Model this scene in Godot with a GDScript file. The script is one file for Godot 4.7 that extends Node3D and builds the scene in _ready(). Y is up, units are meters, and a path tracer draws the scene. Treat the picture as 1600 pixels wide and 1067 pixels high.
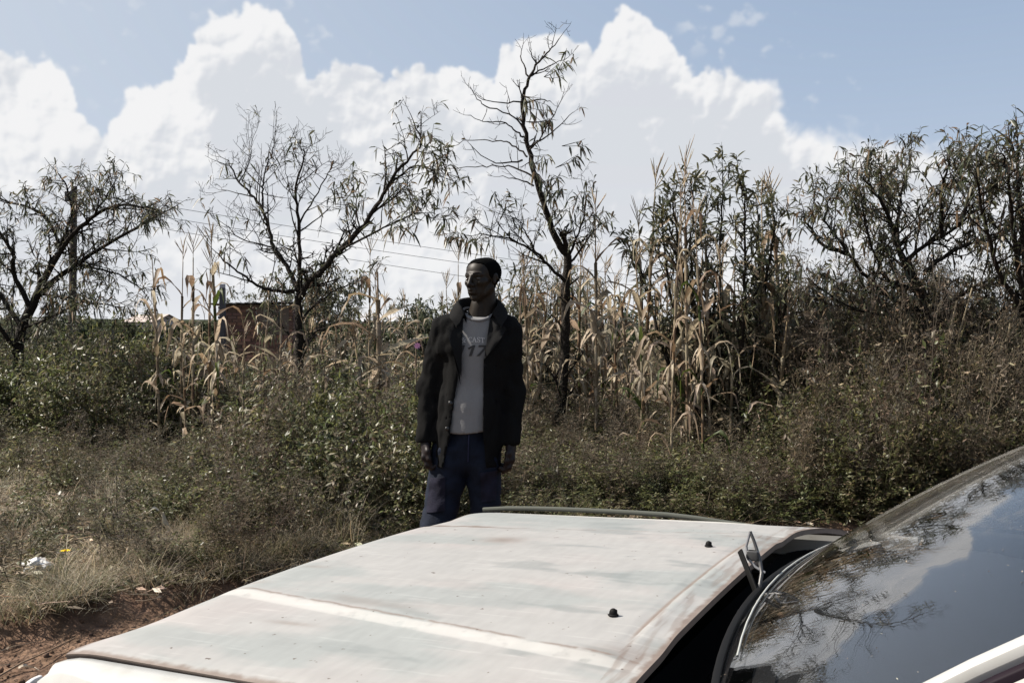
extends Node3D
# A man stands behind the bonnet of an old white car, in front of a wild hedge of maize, peach trees and weeds.
# Metres, y up. The camera stands at x = 0, z = 0 and looks along -z; "depth" below is metres along -z.

const EYE := 1.44
const FOCAL := 1556.0
const PITCH := 0.01189

var rng := RandomNumberGenerator.new()
var used := {}

# ------------------------------------------------------------------ mesh collector
class G:
	var v := PackedVector3Array()
	var n := PackedVector3Array()
	var c := PackedColorArray()
	var u := PackedVector2Array()
	var i := PackedInt32Array()
	func vert(p: Vector3, nn: Vector3, col: Color, uv := Vector2.ZERO) -> int:
		v.append(p); n.append(nn); c.append(col); u.append(uv)
		return v.size() - 1
	func tri(a: int, b: int, d: int) -> void:
		i.append(a); i.append(b); i.append(d)
	func flat_quad(a: Vector3, b: Vector3, d: Vector3, e: Vector3, col: Color) -> void:
		# a b d e run clockwise as seen from the front
		var nn := (d - a).cross(b - a).normalized()
		var s := vert(a, nn, col, Vector2(0, 0)); vert(b, nn, col, Vector2(1, 0)); vert(d, nn, col, Vector2(1, 1)); vert(e, nn, col, Vector2(0, 1))
		tri(s, s + 1, s + 2); tri(s, s + 2, s + 3)
	func smooth(from_v: int, from_i: int) -> void:
		for k in range(from_v, v.size()):
			n[k] = Vector3.ZERO
		for k in range(from_i, i.size(), 3):
			var a := i[k]; var b := i[k + 1]; var d := i[k + 2]
			var nn := (v[d] - v[a]).cross(v[b] - v[a])
			n[a] += nn; n[b] += nn; n[d] += nn
		for k in range(from_v, v.size()):
			n[k] = n[k].normalized() if n[k].length_squared() > 1e-20 else Vector3.UP
	# rows x cols points, row after row; front face is where rows go down and cols go right
	func grid(pts: PackedVector3Array, cols: int, col: Color, flip := false, uvs := PackedVector2Array()) -> void:
		var s := v.size(); var si := i.size()
		var rows := pts.size() / cols
		for k in pts.size():
			vert(pts[k], Vector3.UP, col, uvs[k] if uvs.size() else Vector2(float(k % cols) / (cols - 1), float(k / cols) / maxf(rows - 1, 1)))
		for r in rows - 1:
			for q in cols - 1:
				var a := s + r * cols + q
				if flip:
					tri(a, a + cols, a + 1); tri(a + 1, a + cols, a + cols + 1)
				else:
					tri(a, a + 1, a + cols); tri(a + 1, a + cols + 1, a + cols)
		smooth(s, si)
	func tube(p: PackedVector3Array, r: PackedFloat32Array, sides: int, col: Color, caps := true) -> void:
		var m := p.size()
		if m < 2: return
		var s := v.size()
		var t := (p[1] - p[0]).normalized()
		var x := t.cross(Vector3.UP if absf(t.y) < 0.9 else Vector3.RIGHT).normalized()
		for k in m:
			var tt := (p[mini(k + 1, m - 1)] - p[maxi(k - 1, 0)])
			if tt.length_squared() > 1e-12: t = tt.normalized()
			x = (x - t * x.dot(t)).normalized()
			var y := t.cross(x)
			for q in sides:
				var a := TAU * q / sides
				var d := x * cos(a) + y * sin(a)
				vert(p[k] + d * r[k], d, col, Vector2(float(q) / sides, float(k)))
		for k in m - 1:
			for q in sides:
				var a := s + k * sides + q
				var b := s + k * sides + (q + 1) % sides
				tri(a, a + sides, b); tri(b, a + sides, b + sides)
		if caps:
			for e in 2:
				var k := 0 if e == 0 else m - 1
				var nn := (p[0] - p[1]).normalized() if e == 0 else (p[m - 1] - p[m - 2]).normalized()
				var s2 := v.size()
				for q in sides:
					vert(v[s + k * sides + q], nn, col)
				for q in range(1, sides - 1):
					if e == 0: tri(s2, s2 + q, s2 + q + 1)
					else: tri(s2, s2 + q + 1, s2 + q)
	func box(at: Vector3, size: Vector3, col: Color, b := Basis(), bevel := 0.0) -> void:
		var h := size * 0.5
		var e := minf(bevel, minf(h.x, minf(h.y, h.z)) * 0.9)
		if e <= 0.0:
			for ax in 3:
				for sg: float in [-1.0, 1.0]:
					var nn := Vector3.ZERO; nn[ax] = sg
					var t := Vector3.ZERO; t[(ax + 1) % 3] = 1.0
					var w := nn.cross(t)
					var q := [nn * h[ax] + (-t * h[(ax + 1) % 3]) + (-w * h[(ax + 2) % 3]), nn * h[ax] + (-t * h[(ax + 1) % 3]) + (w * h[(ax + 2) % 3]), nn * h[ax] + (t * h[(ax + 1) % 3]) + (w * h[(ax + 2) % 3]), nn * h[ax] + (t * h[(ax + 1) % 3]) + (-w * h[(ax + 2) % 3])]
					flat_quad(at + b * q[0], at + b * q[1], at + b * q[2], at + b * q[3], col)
			return
		# a rounded box: a sphere of 6 x 4 points pushed out to the corners
		var pts := PackedVector3Array()
		var lat := [-PI / 2, -PI / 4, 0.0, 0.0, PI / 4, PI / 2]
		var lon := [0.0, PI / 4, PI / 2, PI / 2, PI * 0.75, PI, PI, PI * 1.25, PI * 1.5, PI * 1.5, PI * 1.75, TAU]
		var sgx := [1, 1, 1, -1, -1, -1, -1, -1, -1, 1, 1, 1]
		var sgz := [1, 1, 1, 1, 1, 1, -1, -1, -1, -1, -1, -1]
		for r in 6:
			for q in 13:
				var w := q % 12
				var d := Vector3(cos(lon[w]) * cos(lat[r]), sin(lat[r]), sin(lon[w]) * cos(lat[r]))
				var k := Vector3((h.x - e) * sgx[w], (h.y - e) * (-1 if r < 3 else 1), (h.z - e) * sgz[w])
				pts.append(at + b * (k + d * e))
		grid(pts, 13, col)
	func ball(at: Vector3, rad: Vector3, col: Color, seg := 12, rings := 8, b := Basis()) -> void:
		var pts := PackedVector3Array()
		for r in rings + 1:
			var la := -PI / 2 + PI * r / rings
			for q in seg + 1:
				var lo := TAU * q / seg
				pts.append(at + b * Vector3(cos(lo) * cos(la) * rad.x, sin(la) * rad.y, sin(lo) * cos(la) * rad.z))
		grid(pts, seg + 1, col)
	func add(o: G, t: Transform3D, tint := Color.WHITE) -> void:
		var s := v.size()
		for k in o.v.size():
			v.append(t * o.v[k]); n.append((t.basis * o.n[k]).normalized()); c.append(o.c[k] * tint); u.append(o.u[k])
		for k in o.i: i.append(s + k)
	func mesh() -> ArrayMesh:
		var a := []
		a.resize(Mesh.ARRAY_MAX)
		a[Mesh.ARRAY_VERTEX] = v; a[Mesh.ARRAY_NORMAL] = n; a[Mesh.ARRAY_COLOR] = c; a[Mesh.ARRAY_TEX_UV] = u; a[Mesh.ARRAY_INDEX] = i
		var m := ArrayMesh.new()
		m.add_surface_from_arrays(Mesh.PRIMITIVE_TRIANGLES, a)
		return m

# ------------------------------------------------------------------ scene helpers
func numbered(called: String) -> String:
	var k: int = used.get(called, 0)
	used[called] = k + 1
	return called if k == 0 else "%s_%03d" % [called, k]

func thing(called: String, label: String, category: String, at := Vector3.ZERO, turn := 0.0, group := "") -> Node3D:
	var o := Node3D.new()
	o.name = numbered(called)
	add_child(o)
	o.position = at
	o.rotation.y = turn
	metas(o, label, category, group)
	return o

func metas(o: Node3D, label: String, category: String, group := "") -> void:
	o.set_meta("label", label)
	o.set_meta("category", category)
	if group: o.set_meta("group", group)

func part(called: String, g: G, m: Material, parent: Node, kind := "") -> MeshInstance3D:
	var o := MeshInstance3D.new()
	o.mesh = g.mesh()
	o.material_override = m
	place(o, called, parent)
	if kind: o.set_meta("kind", kind)
	return o

func place(o: Node, called: String, parent: Node) -> void:
	if parent == self:
		o.name = numbered(called)
	else:
		var k := 0
		var w := called
		while parent.has_node(NodePath(w)):
			k += 1
			w = "%s_%03d" % [called, k]
		o.name = w
	parent.add_child(o, true)

func dup(o: Node3D, called: String, label: String, group := "") -> Node3D:
	var r: Node3D = o.duplicate()
	r.name = numbered(called)
	add_child(r)
	r.set_meta("label", label)
	if group: r.set_meta("group", group)
	elif r.has_meta("group"): r.remove_meta("group")
	return r

func lin(r: float, g: float, b: float) -> Color:
	return Color(r, g, b).linear_to_srgb()

func mat(col: Color, rough := 0.7, metal := 0.0, spec := 0.5) -> StandardMaterial3D:
	var m := StandardMaterial3D.new()
	m.albedo_color = col
	m.roughness = rough
	m.metallic = metal
	m.metallic_specular = spec
	return m

func vmat(rough := 0.7, back := 0.0, spec := 0.5) -> StandardMaterial3D:
	var m := mat(Color.WHITE, rough, 0.0, spec)
	m.vertex_color_use_as_albedo = true
	if back > 0.0:
		m.backlight_enabled = true
		m.backlight = Color(back, back, back).linear_to_srgb()
	return m

# a place measured in the photograph (1600 x 1067) at a depth in metres, as a point of the scene
func at(px: float, py: float, depth: float) -> Vector3:
	var yc := (533.5 - py) / FOCAL
	var d := cos(PITCH) + yc * sin(PITCH)
	var y := -sin(PITCH) + yc * cos(PITCH)
	return Vector3((px - 800.0) / FOCAL / d * depth, EYE + y / d * depth, -depth)

func rf(a: float, b: float) -> float:
	return rng.randf_range(a, b)

func rdir() -> Vector3:
	var z := rf(-1, 1)
	var a := rf(0, TAU)
	var r := sqrt(1 - z * z)
	return Vector3(r * cos(a), z, r * sin(a))

func tint(c: Color, amount: float) -> Color:
	var k := 1.0 + rf(-amount, amount)
	return Color(c.r * k * (1 + rf(-amount, amount) * 0.3), c.g * k, c.b * k * (1 + rf(-amount, amount) * 0.3))

func noise(sd: int, freq: float, oct := 4, kind := FastNoiseLite.TYPE_SIMPLEX_SMOOTH) -> FastNoiseLite:
	var f := FastNoiseLite.new()
	f.seed = sd
	f.frequency = freq
	f.noise_type = kind
	f.fractal_octaves = oct
	f.fractal_type = FastNoiseLite.FRACTAL_FBM if oct > 1 else FastNoiseLite.FRACTAL_NONE
	return f

func noise_tex(sd: int, freq: float, size: int, ramp: Array, oct := 5, as_normal := false, strength := 4.0) -> NoiseTexture2D:
	var t := NoiseTexture2D.new()
	t.width = size
	t.height = size
	t.seamless = true
	t.noise = noise(sd, freq, oct)
	if as_normal:
		t.as_normal_map = true
		t.bump_strength = strength
	if ramp.size():
		var gr := Gradient.new()
		var offs := PackedFloat32Array()
		var cols := PackedColorArray()
		for k in ramp:
			offs.append(k[0]); cols.append(k[1])
		gr.offsets = offs
		gr.colors = cols
		t.color_ramp = gr
	return t

func sstep(a: float, b: float, x: float) -> float:
	var t := clampf((x - a) / (b - a), 0.0, 1.0)
	return t * t * (3 - 2 * t)

func along(table: Array, x: float) -> float:
	# piecewise line through [x, y] pairs
	if x <= table[0][0]: return table[0][1]
	for k in range(1, table.size()):
		if x <= table[k][0]:
			var a: Array = table[k - 1]
			var b: Array = table[k]
			return lerpf(a[1], b[1], (x - a[0]) / (b[0] - a[0]))
	return table[-1][1]

# ------------------------------------------------------------------ build
func _ready() -> void:
	rng.seed = 7
	var cam := Camera3D.new()
	cam.name = "camera"
	cam.position = Vector3(0, EYE, 0)
	cam.rotation.x = -PITCH
	cam.fov = rad_to_deg(2 * atan(533.5 / FOCAL))
	cam.near = 0.05
	cam.far = 3000.0
	add_child(cam)
	cam.current = true
	var we := WorldEnvironment.new()
	we.name = "environment"
	var env := Environment.new()
	env.background_mode = Environment.BG_SKY
	env.tonemap_mode = Environment.TONE_MAPPER_LINEAR
	env.tonemap_exposure = 1.95
	env.sdfgi_enabled = true
	env.ssao_enabled = true
	env.ssil_enabled = true
	var sky := Sky.new()
	var pan := PanoramaSkyMaterial.new()
	pan.panorama = ImageTexture.create_from_image(sky_picture())
	pan.energy_multiplier = 0.52
	sky.sky_material = pan
	env.sky = sky
	we.environment = env
	add_child(we)
	var sun := DirectionalLight3D.new()
	sun.name = "sun"
	sun.light_energy = 1.6
	sun.light_angular_distance = 0.5
	sun.light_color = Color(1.0, 0.965, 0.92)
	sun.shadow_enabled = true
	add_child(sun)
	sun.look_at_from_position(Vector3(-0.70, 0.70, -0.10) * 50, Vector3.ZERO)

	var t0 := Time.get_ticks_msec()
	setting()
	print("setting ", Time.get_ticks_msec() - t0); t0 = Time.get_ticks_msec()
	trees()
	print("trees ", Time.get_ticks_msec() - t0); t0 = Time.get_ticks_msec()
	maize()
	print("maize ", Time.get_ticks_msec() - t0); t0 = Time.get_ticks_msec()
	undergrowth()
	print("undergrowth ", Time.get_ticks_msec() - t0); t0 = Time.get_ticks_msec()
	car()
	print("car ", Time.get_ticks_msec() - t0); t0 = Time.get_ticks_msec()
	person()
	print("person ", Time.get_ticks_msec() - t0); t0 = Time.get_ticks_msec()
	bits()

# ------------------------------------------------------------------ sky: air and clouds only
var cl_a: FastNoiseLite
var cl_b: FastNoiseLite
var cl_c: FastNoiseLite
var cl_d: FastNoiseLite
# azimuth and height, in degrees, of the top of the cumulus bank; traced where the photograph shows it
var bank: Array = []
var bank_low: Array = []

func sky_picture() -> Image:
	cl_a = noise(11, 0.16, 4)
	cl_b = noise(12, 0.55, 4)
	cl_c = noise(13, 0.035, 3)
	cl_d = noise(14, 0.09, 5)
	var trace := [[-40, 150], [0, 92], [45, 92], [80, 82], [102, 110], [125, 175], [160, 205], [182, 180], [205, 148], [250, 135], [288, 112], [298, 66], [330, 28], [385, 6], [440, 34], [470, 92], [482, 128], [500, 106], [560, 102], [600, 116], [640, 108], [700, 108], [745, 124], [772, 116], [785, 72], [830, 62], [880, 66], [926, 78], [950, 44], [992, 32], [1040, 46], [1066, 82], [1082, 108], [1125, 104], [1180, 124], [1214, 150], [1230, 190], [1270, 196], [1330, 214], [1400, 232], [1450, 226], [1510, 218], [1640, 236]]
	for k in trace:
		var x: float = (k[0] - 800.0) / FOCAL
		var y: float = (515.0 - k[1]) / FOCAL
		bank.append([rad_to_deg(atan(x)), rad_to_deg(atan(y / sqrt(1 + x * x)))])
	var w := 1024
	var h := 512
	var by := PackedByteArray()
	by.resize(w * h * 3)
	for r in h:
		for q in w:
			var c := sky_at(wrapf((float(q) + 0.5) / w * 360.0, -180.0, 180.0), 90.0 - (float(r) + 0.5) / h * 180.0)
			var k := (r * w + q) * 3
			by[k] = int(clampf(c.r, 0, 1) * 255.0 + 0.5)
			by[k + 1] = int(clampf(c.g, 0, 1) * 255.0 + 0.5)
			by[k + 2] = int(clampf(c.b, 0, 1) * 255.0 + 0.5)
	var im := Image.create_from_data(w, h, false, Image.FORMAT_RGB8, by)
	im.resize(4096, 2048, Image.INTERPOLATE_CUBIC)
	# the part of the sky with the fine cloud edges, at full size
	for r in range(1024 - 260, 1024 + 4):
		for q in range(-330, 330):
			im.set_pixel(posmod(q, 4096), r, sky_at((q + 0.5) / 4096.0 * 360.0, 90.0 - (r + 0.5) / 2048.0 * 180.0))
	return im

func sky_at(az: float, el: float) -> Color:
	# air, linear light
	var e := clampf(el / 90.0, 0.0, 1.0)
	var blue := Color(0.37, 0.50, 0.68).lerp(Color(0.075, 0.165, 0.37), pow(e, 0.62))
	var pale := Color(0.63, 0.70, 0.80)
	var c := blue.lerp(pale, exp(-maxf(el, 0.0) / 13.0))
	# brighter air towards the sun, which stands high on the left
	var d := Vector3(sin(deg_to_rad(az)) * cos(deg_to_rad(el)), sin(deg_to_rad(el)), -cos(deg_to_rad(az)) * cos(deg_to_rad(el)))
	var s := maxf(d.dot(Vector3(-0.704, 0.704, -0.1)), 0.0)
	c = c.lerp(Color(0.86, 0.88, 0.90), 0.92 * pow(s, 1.6))
	if el < 0.0:
		return Color(0.16, 0.135, 0.10).lerp(Color(0.62, 0.66, 0.72), exp(el / 1.5)).linear_to_srgb()
	if el < 38.0:
		var top: float
		if az > -30.0 and az < 30.0:
			top = along(bank, az)
		else:
			top = 9.0
		var wild := 8.5 + 14.0 * cl_c.get_noise_2d(az * 0.9 + 500.0, 0.0) - 3.0 * cos(deg_to_rad(az))
		var m := sstep(27.0, 36.0, absf(az))
		if absf(az) > 165.0: wild = lerpf(wild, 8.0, sstep(165.0, 180.0, absf(az)))
		top = lerpf(top, wild, m)
		# lumps: billows cut into the edge
		var b1 := absf(cl_a.get_noise_3d(az, el, 3.0))
		var b2 := absf(cl_b.get_noise_3d(az, el, 9.0))
		var edge := top + 0.55 - 2.2 * (0.35 - b1) * 1.0 - 0.9 * (0.3 - b2)
		var inside := edge - el
		var soft := 0.26 + 0.7 * maxf(0.0, cl_d.get_noise_2d(az * 0.5 + 90.0, el * 0.5))
		if az > 7.0: soft += 0.7 * sstep(9.0, 20.0, az)
		var al := sstep(-soft * 0.4, soft, inside)
		if al > 0.0:
			# light side of every lump up and left, soft grey-blue hollows below
			var e1 := absf(cl_a.get_noise_3d(az - 0.25, el + 0.3, 3.0)) - b1
			var e2 := absf(cl_b.get_noise_3d(az - 0.08, el + 0.1, 9.0)) - b2
			var broad := cl_d.get_noise_2d(az, el * 1.3)
			var v := 0.79 - 0.95 * e1 - 0.36 * e2 + 0.22 * broad
			v -= 0.15 * sstep(0.3, 4.5, inside) * (0.35 + 2.0 * sstep(-0.1, 0.25, cl_d.get_noise_2d(az * 0.55 + 40.0, el * 0.7)))
			v = clampf(v + 0.05 * sstep(-4.0, -24.0, az), 0.55, 0.90)
			var k := sstep(0.58, 0.86, v)
			var cc := Color(0.685, 0.71, 0.755).lerp(Color(0.90, 0.90, 0.905), k)
			# the bank thins out into pale air low down
			cc = cc.lerp(Color(0.84, 0.852, 0.875), 0.85 * exp(-el / 3.0))
			c = c.lerp(cc, al * 0.98)
		# small torn scraps above the bank
		var scrap := cl_b.get_noise_2d(az * 0.8 + 300.0, el * 1.1) + 0.9 * cl_d.get_noise_2d(az * 0.6 + 700.0, el)
		var sc := sstep(0.52, 0.95, scrap) * sstep(0.0, 2.0, el - top) * (1.0 - sstep(3.0, 8.0, el - top))
		c = c.lerp(Color(0.80, 0.82, 0.85), 0.40 * sc)
	return c.linear_to_srgb()

# ------------------------------------------------------------------ the setting
var gn_a: FastNoiseLite
var gn_b: FastNoiseLite

func verge(x: float) -> float:      # depth at which the road ends and the overgrown verge begins
	return along([[-8.0, 1.2], [-4.0, 3.3], [-2.45, 4.55], [-1.36, 5.45], [-0.7, 6.2], [0.6, 6.7], [2.2, 6.8], [4.0, 6.9], [9.0, 7.8]], x)

func ground_y(x: float, d: float) -> float:
	var s := d - verge(x) + 0.12 * gn_b.get_noise_2d(x * 2.0, d * 2.0)
	var y := 0.11 * sstep(-0.10, 0.10, s) + 0.05 * sstep(0.3, 2.5, s)
	y += 0.030 * gn_a.get_noise_2d(x, d) + 0.016 * gn_b.get_noise_2d(x * 4.0, d * 4.0)
	if d > 20.0: y += 0.3 * gn_a.get_noise_2d(x * 0.05, d * 0.05) * sstep(20.0, 60.0, d)
	return y

func steps(parts: Array) -> PackedFloat32Array:
	var o := PackedFloat32Array()
	for p in parts:
		var k: float = p[0]
		while k < p[1] - 1e-6:
			o.append(k)
			k += p[2]
	o.append(parts[-1][1])
	return o

func setting() -> void:
	gn_a = noise(21, 0.45, 3)
	gn_b = noise(22, 1.1, 3)
	var g := G.new()
	var xs := steps([[-1500, -300, 300], [-300, -60, 40], [-60, -12, 6], [-12, -7, 1.0], [-7, 7, 0.09], [7, 12, 1.0], [12, 60, 6], [60, 300, 40], [300, 1500, 300]])
	var ds := steps([[-1500, -300, 300], [-300, -60, 40], [-60, -8, 6], [-8, 2, 1.0], [2, 12, 0.09], [12, 20, 0.5], [20, 60, 4], [60, 300, 40], [300, 1500, 200]])
	var road := lin(0.20, 0.118, 0.076)
	var road_l := Color(0.150, 0.098, 0.068)
	var soil := Color(0.085, 0.058, 0.038)
	var field := Color(0.105, 0.088, 0.052)
	var s := 0
	for d in ds:
		for x: float in xs:
			var k := sstep(-0.15, 0.35, d - verge(x))
			var c := road_l.lerp(soil, k).lerp(field, sstep(10.0, 30.0, d))
			c = c.lerp(Color(0.17, 0.135, 0.088), 0.85 * sstep(-1.9, -2.7, x) * sstep(0.2, 1.0, d - verge(x)) * sstep(13.0, 10.0, d))
			var m := 1.0 + 0.25 * gn_b.get_noise_2d(x * 1.7 + 40.0, d * 1.7)
			g.vert(Vector3(x, ground_y(x, d), -d), Vector3.UP, Color(c.r * m, c.g * m, c.b * m))
	var nc := xs.size()
	for r in ds.size() - 1:
		for q in nc - 1:
			var a := r * nc + q
			g.tri(a, a + nc, a + 1); g.tri(a + 1, a + nc, a + nc + 1)
	g.smooth(0, 0)
	var gm := vmat(0.95, 0.0, 0.25)
	gm.albedo_texture = noise_tex(31, 0.02, 512, [[0.0, Color(0.62, 0.60, 0.58)], [0.45, Color(0.86, 0.85, 0.84)], [0.7, Color(1, 1, 1)], [1.0, Color(1, 0.97, 0.92)]])
	gm.uv1_triplanar = true
	gm.uv1_world_triplanar = true
	gm.uv1_scale = Vector3(0.9, 0.9, 0.9)
	gm.normal_enabled = true
	gm.normal_texture = noise_tex(32, 0.05, 512, [], 5, true, 9.0)
	gm.normal_scale = 1.2
	part("ground", g, gm, self).set_meta("kind", "structure")

	# far hills: three low ridges, one behind the other
	var hg := G.new()
	var hn := noise(41, 0.006, 3)
	for ridge in [[180.0, 0.3, 0.9, 0.9], [330.0, 0.9, 1.6, 0.75], [620.0, 1.6, 3.0, 0.7]]:
		var pts := PackedVector3Array()
		var dd: float = ridge[0]
		for r in 5:
			for q in 121:
				var x := (q - 60) / 60.0 * dd * 1.3
				var top: float = ridge[1] + ridge[2] * (0.6 + hn.get_noise_2d(x * (180.0 / dd) * 1.6, dd))
				top += 3.0 * sstep(0.1, 0.5, -x / dd) * dd / 330.0
				pts.append(Vector3(x, lerpf(maxf(top, -0.5) + 0.5, -1.0, absf(r - 2) / 2.0), -dd - (2 - r) * dd * 0.08))
		hg.grid(pts, 121, Color(0.034, 0.038, 0.026), false)
	var hm := vmat(1.0, 0.0, 0.0)
	part("hills", hg, hm, self).set_meta("kind", "structure")

	# trees along the far ridges: clumps of leaf-sized faces
	var clump := G.new()
	for k in 420:
		var d := rdir()
		var p := d * pow(rf(0.2, 1.0), 0.5) * (0.75 + 0.35 * sin(d.x * 5.0 + d.y * 3.0) * cos(d.z * 4.0))
		p = Vector3(p.x, p.y * 0.8 + 0.62, p.z)
		var a := rdir() * 0.085
		var b := a.cross(rdir()).normalized() * 0.075
		var nn := (d + rdir() * 0.7).normalized()
		if (a + b).cross(a - b).dot(nn) > 0.0: b = -b
		var c := tint(Color(0.043, 0.052, 0.030), 0.35)
		var s0 := clump.vert(p - a, nn, c); clump.vert(p + b, nn, c); clump.vert(p + a, nn, c); clump.vert(p - b, nn, c)
		clump.tri(s0, s0 + 1, s0 + 2); clump.tri(s0, s0 + 2, s0 + 3)
	var far := []
	for k in 900:
		var d := rf(70.0, 320.0) if k < 700 else rf(320.0, 600.0)
		var x := rf(-0.62, 0.62) * d
		var h := rf(2.0, 3.6) * (0.75 if k < 300 else 1.0) * (0.8 + d / 420.0)
		far.append([Transform3D(Basis(Vector3.UP, rf(0, TAU)).scaled(Vector3(h * rf(0.5, 0.9), h * 0.62, h * rf(0.5, 0.9))), Vector3(x, rf(-0.4, 0.1), -d)), tint(Color(1, 1, 1), 0.3)])
	copies("treeline", clump.mesh(), vmat(0.9, 0.25, 0.1), far)

	utility_pole()
	brick_shed()
	far_house(at(68, 512, 210.0), 7.0, 5.0, 2.7, 0.4, lin(0.42, 0.38, 0.34), lin(0.24, 0.24, 0.24), "small distant house with a grey metal roof behind the left peach tree")
	far_house(at(238, 519, 120.0), 5.0, 4.0, 2.4, -0.5, lin(0.34, 0.32, 0.30), lin(0.36, 0.30, 0.27), "small distant grey house seen between the dry maize stalks at left")
	far_house(at(610, 520, 140.0), 8.0, 5.0, 2.6, 0.15, lin(0.35, 0.25, 0.20), lin(0.42, 0.42, 0.43), "distant brown house low behind the maize left of the man")

func copies(called: String, mesh: Mesh, m: Material, list: Array, parent: Node = null) -> MultiMeshInstance3D:
	var mm := MultiMesh.new()
	mm.transform_format = MultiMesh.TRANSFORM_3D
	mm.use_colors = true
	mm.mesh = mesh
	mm.instance_count = list.size()
	for k in list.size():
		mm.set_instance_transform(k, list[k][0])
		mm.set_instance_color(k, list[k][1])
	var o := MultiMeshInstance3D.new()
	o.multimesh = mm
	o.material_override = m
	o.set_meta("kind", "stuff")
	place(o, called, parent if parent else self)
	return o

func tubes(g: G, pts: Array, r0: float, r1: float, sides: int, col: Color) -> void:
	var p := PackedVector3Array()
	var r := PackedFloat32Array()
	for k in pts.size():
		p.append(pts[k])
		r.append(lerpf(r0, r1, float(k) / (pts.size() - 1)))
	g.tube(p, r, sides, col)

func utility_pole() -> void:
	var d := 34.0
	var top := at(115, 291, d)
	var base := Vector3(top.x - 0.12, 0.0, top.z)
	var o := thing("utility_pole", "tall dark wooden utility pole rising through the left peach tree", "pole", base)
	var t := top - base
	var wood := vmat(0.9)
	wood.albedo_texture = noise_tex(51, 0.03, 256, [[0.0, Color(0.5, 0.5, 0.5)], [1.0, Color(1, 1, 1)]])
	wood.uv1_triplanar = true
	wood.uv1_scale = Vector3(3, 0.3, 3)
	var g := G.new()
	tubes(g, [Vector3(0, -0.3, 0), t * 0.3, t * 0.7, t], 0.15, 0.10, 10, Color(0.055, 0.043, 0.034))
	part("shaft", g, wood, o)
	g = G.new()
	g.box(t + Vector3(-0.14, -0.35, 0.05), Vector3(0.26, 0.34, 0.2), Color(0.05, 0.05, 0.05), Basis(), 0.02)
	part("junction_box", g, vmat(0.6), o)
	var ins: Array[Vector3] = []
	for k in 3:
		g = G.new()
		var q := t + Vector3(0.10, -0.25 - 0.38 * k, 0.0)
		g.tube(PackedVector3Array([q, q + Vector3(0.12, 0.0, 0)]), PackedFloat32Array([0.012, 0.012]), 6, Color(0.1, 0.1, 0.1))
		g.ball(q + Vector3(0.12, 0.05, 0), Vector3(0.035, 0.06, 0.035), Color(0.25, 0.2, 0.16), 8, 6)
		part("insulator", g, vmat(0.4), o)
		ins.append(base + q + Vector3(0.12, 0.05, 0))
	# wires run away to the right, to a second pole hidden behind the trees
	var ends := [at(1560, 470, 96.0), at(1560, 482, 96.0), at(1560, 489, 96.0)]
	var names := ["uppermost thin wire crossing the sky from the pole", "middle thin wire crossing the sky below the uppermost one", "lowest slack wire crossing the sky just above the maize"]
	for k in 3:
		var w := G.new()
		var pts := []
		for j in 25:
			var f := j / 24.0
			var p: Vector3 = ins[k].lerp(ends[k], f)
			p.y -= [1.1, 1.15, 1.5][k] * 4.0 * f * (1 - f)
			pts.append(p)
		tubes(w, pts, 0.009, 0.016, 5, Color(0.03, 0.03, 0.033))
		var wo := part("overhead_wire", w, vmat(0.6), self)
		metas(wo, names[k], "wire", "wires strung from the utility pole")

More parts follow.
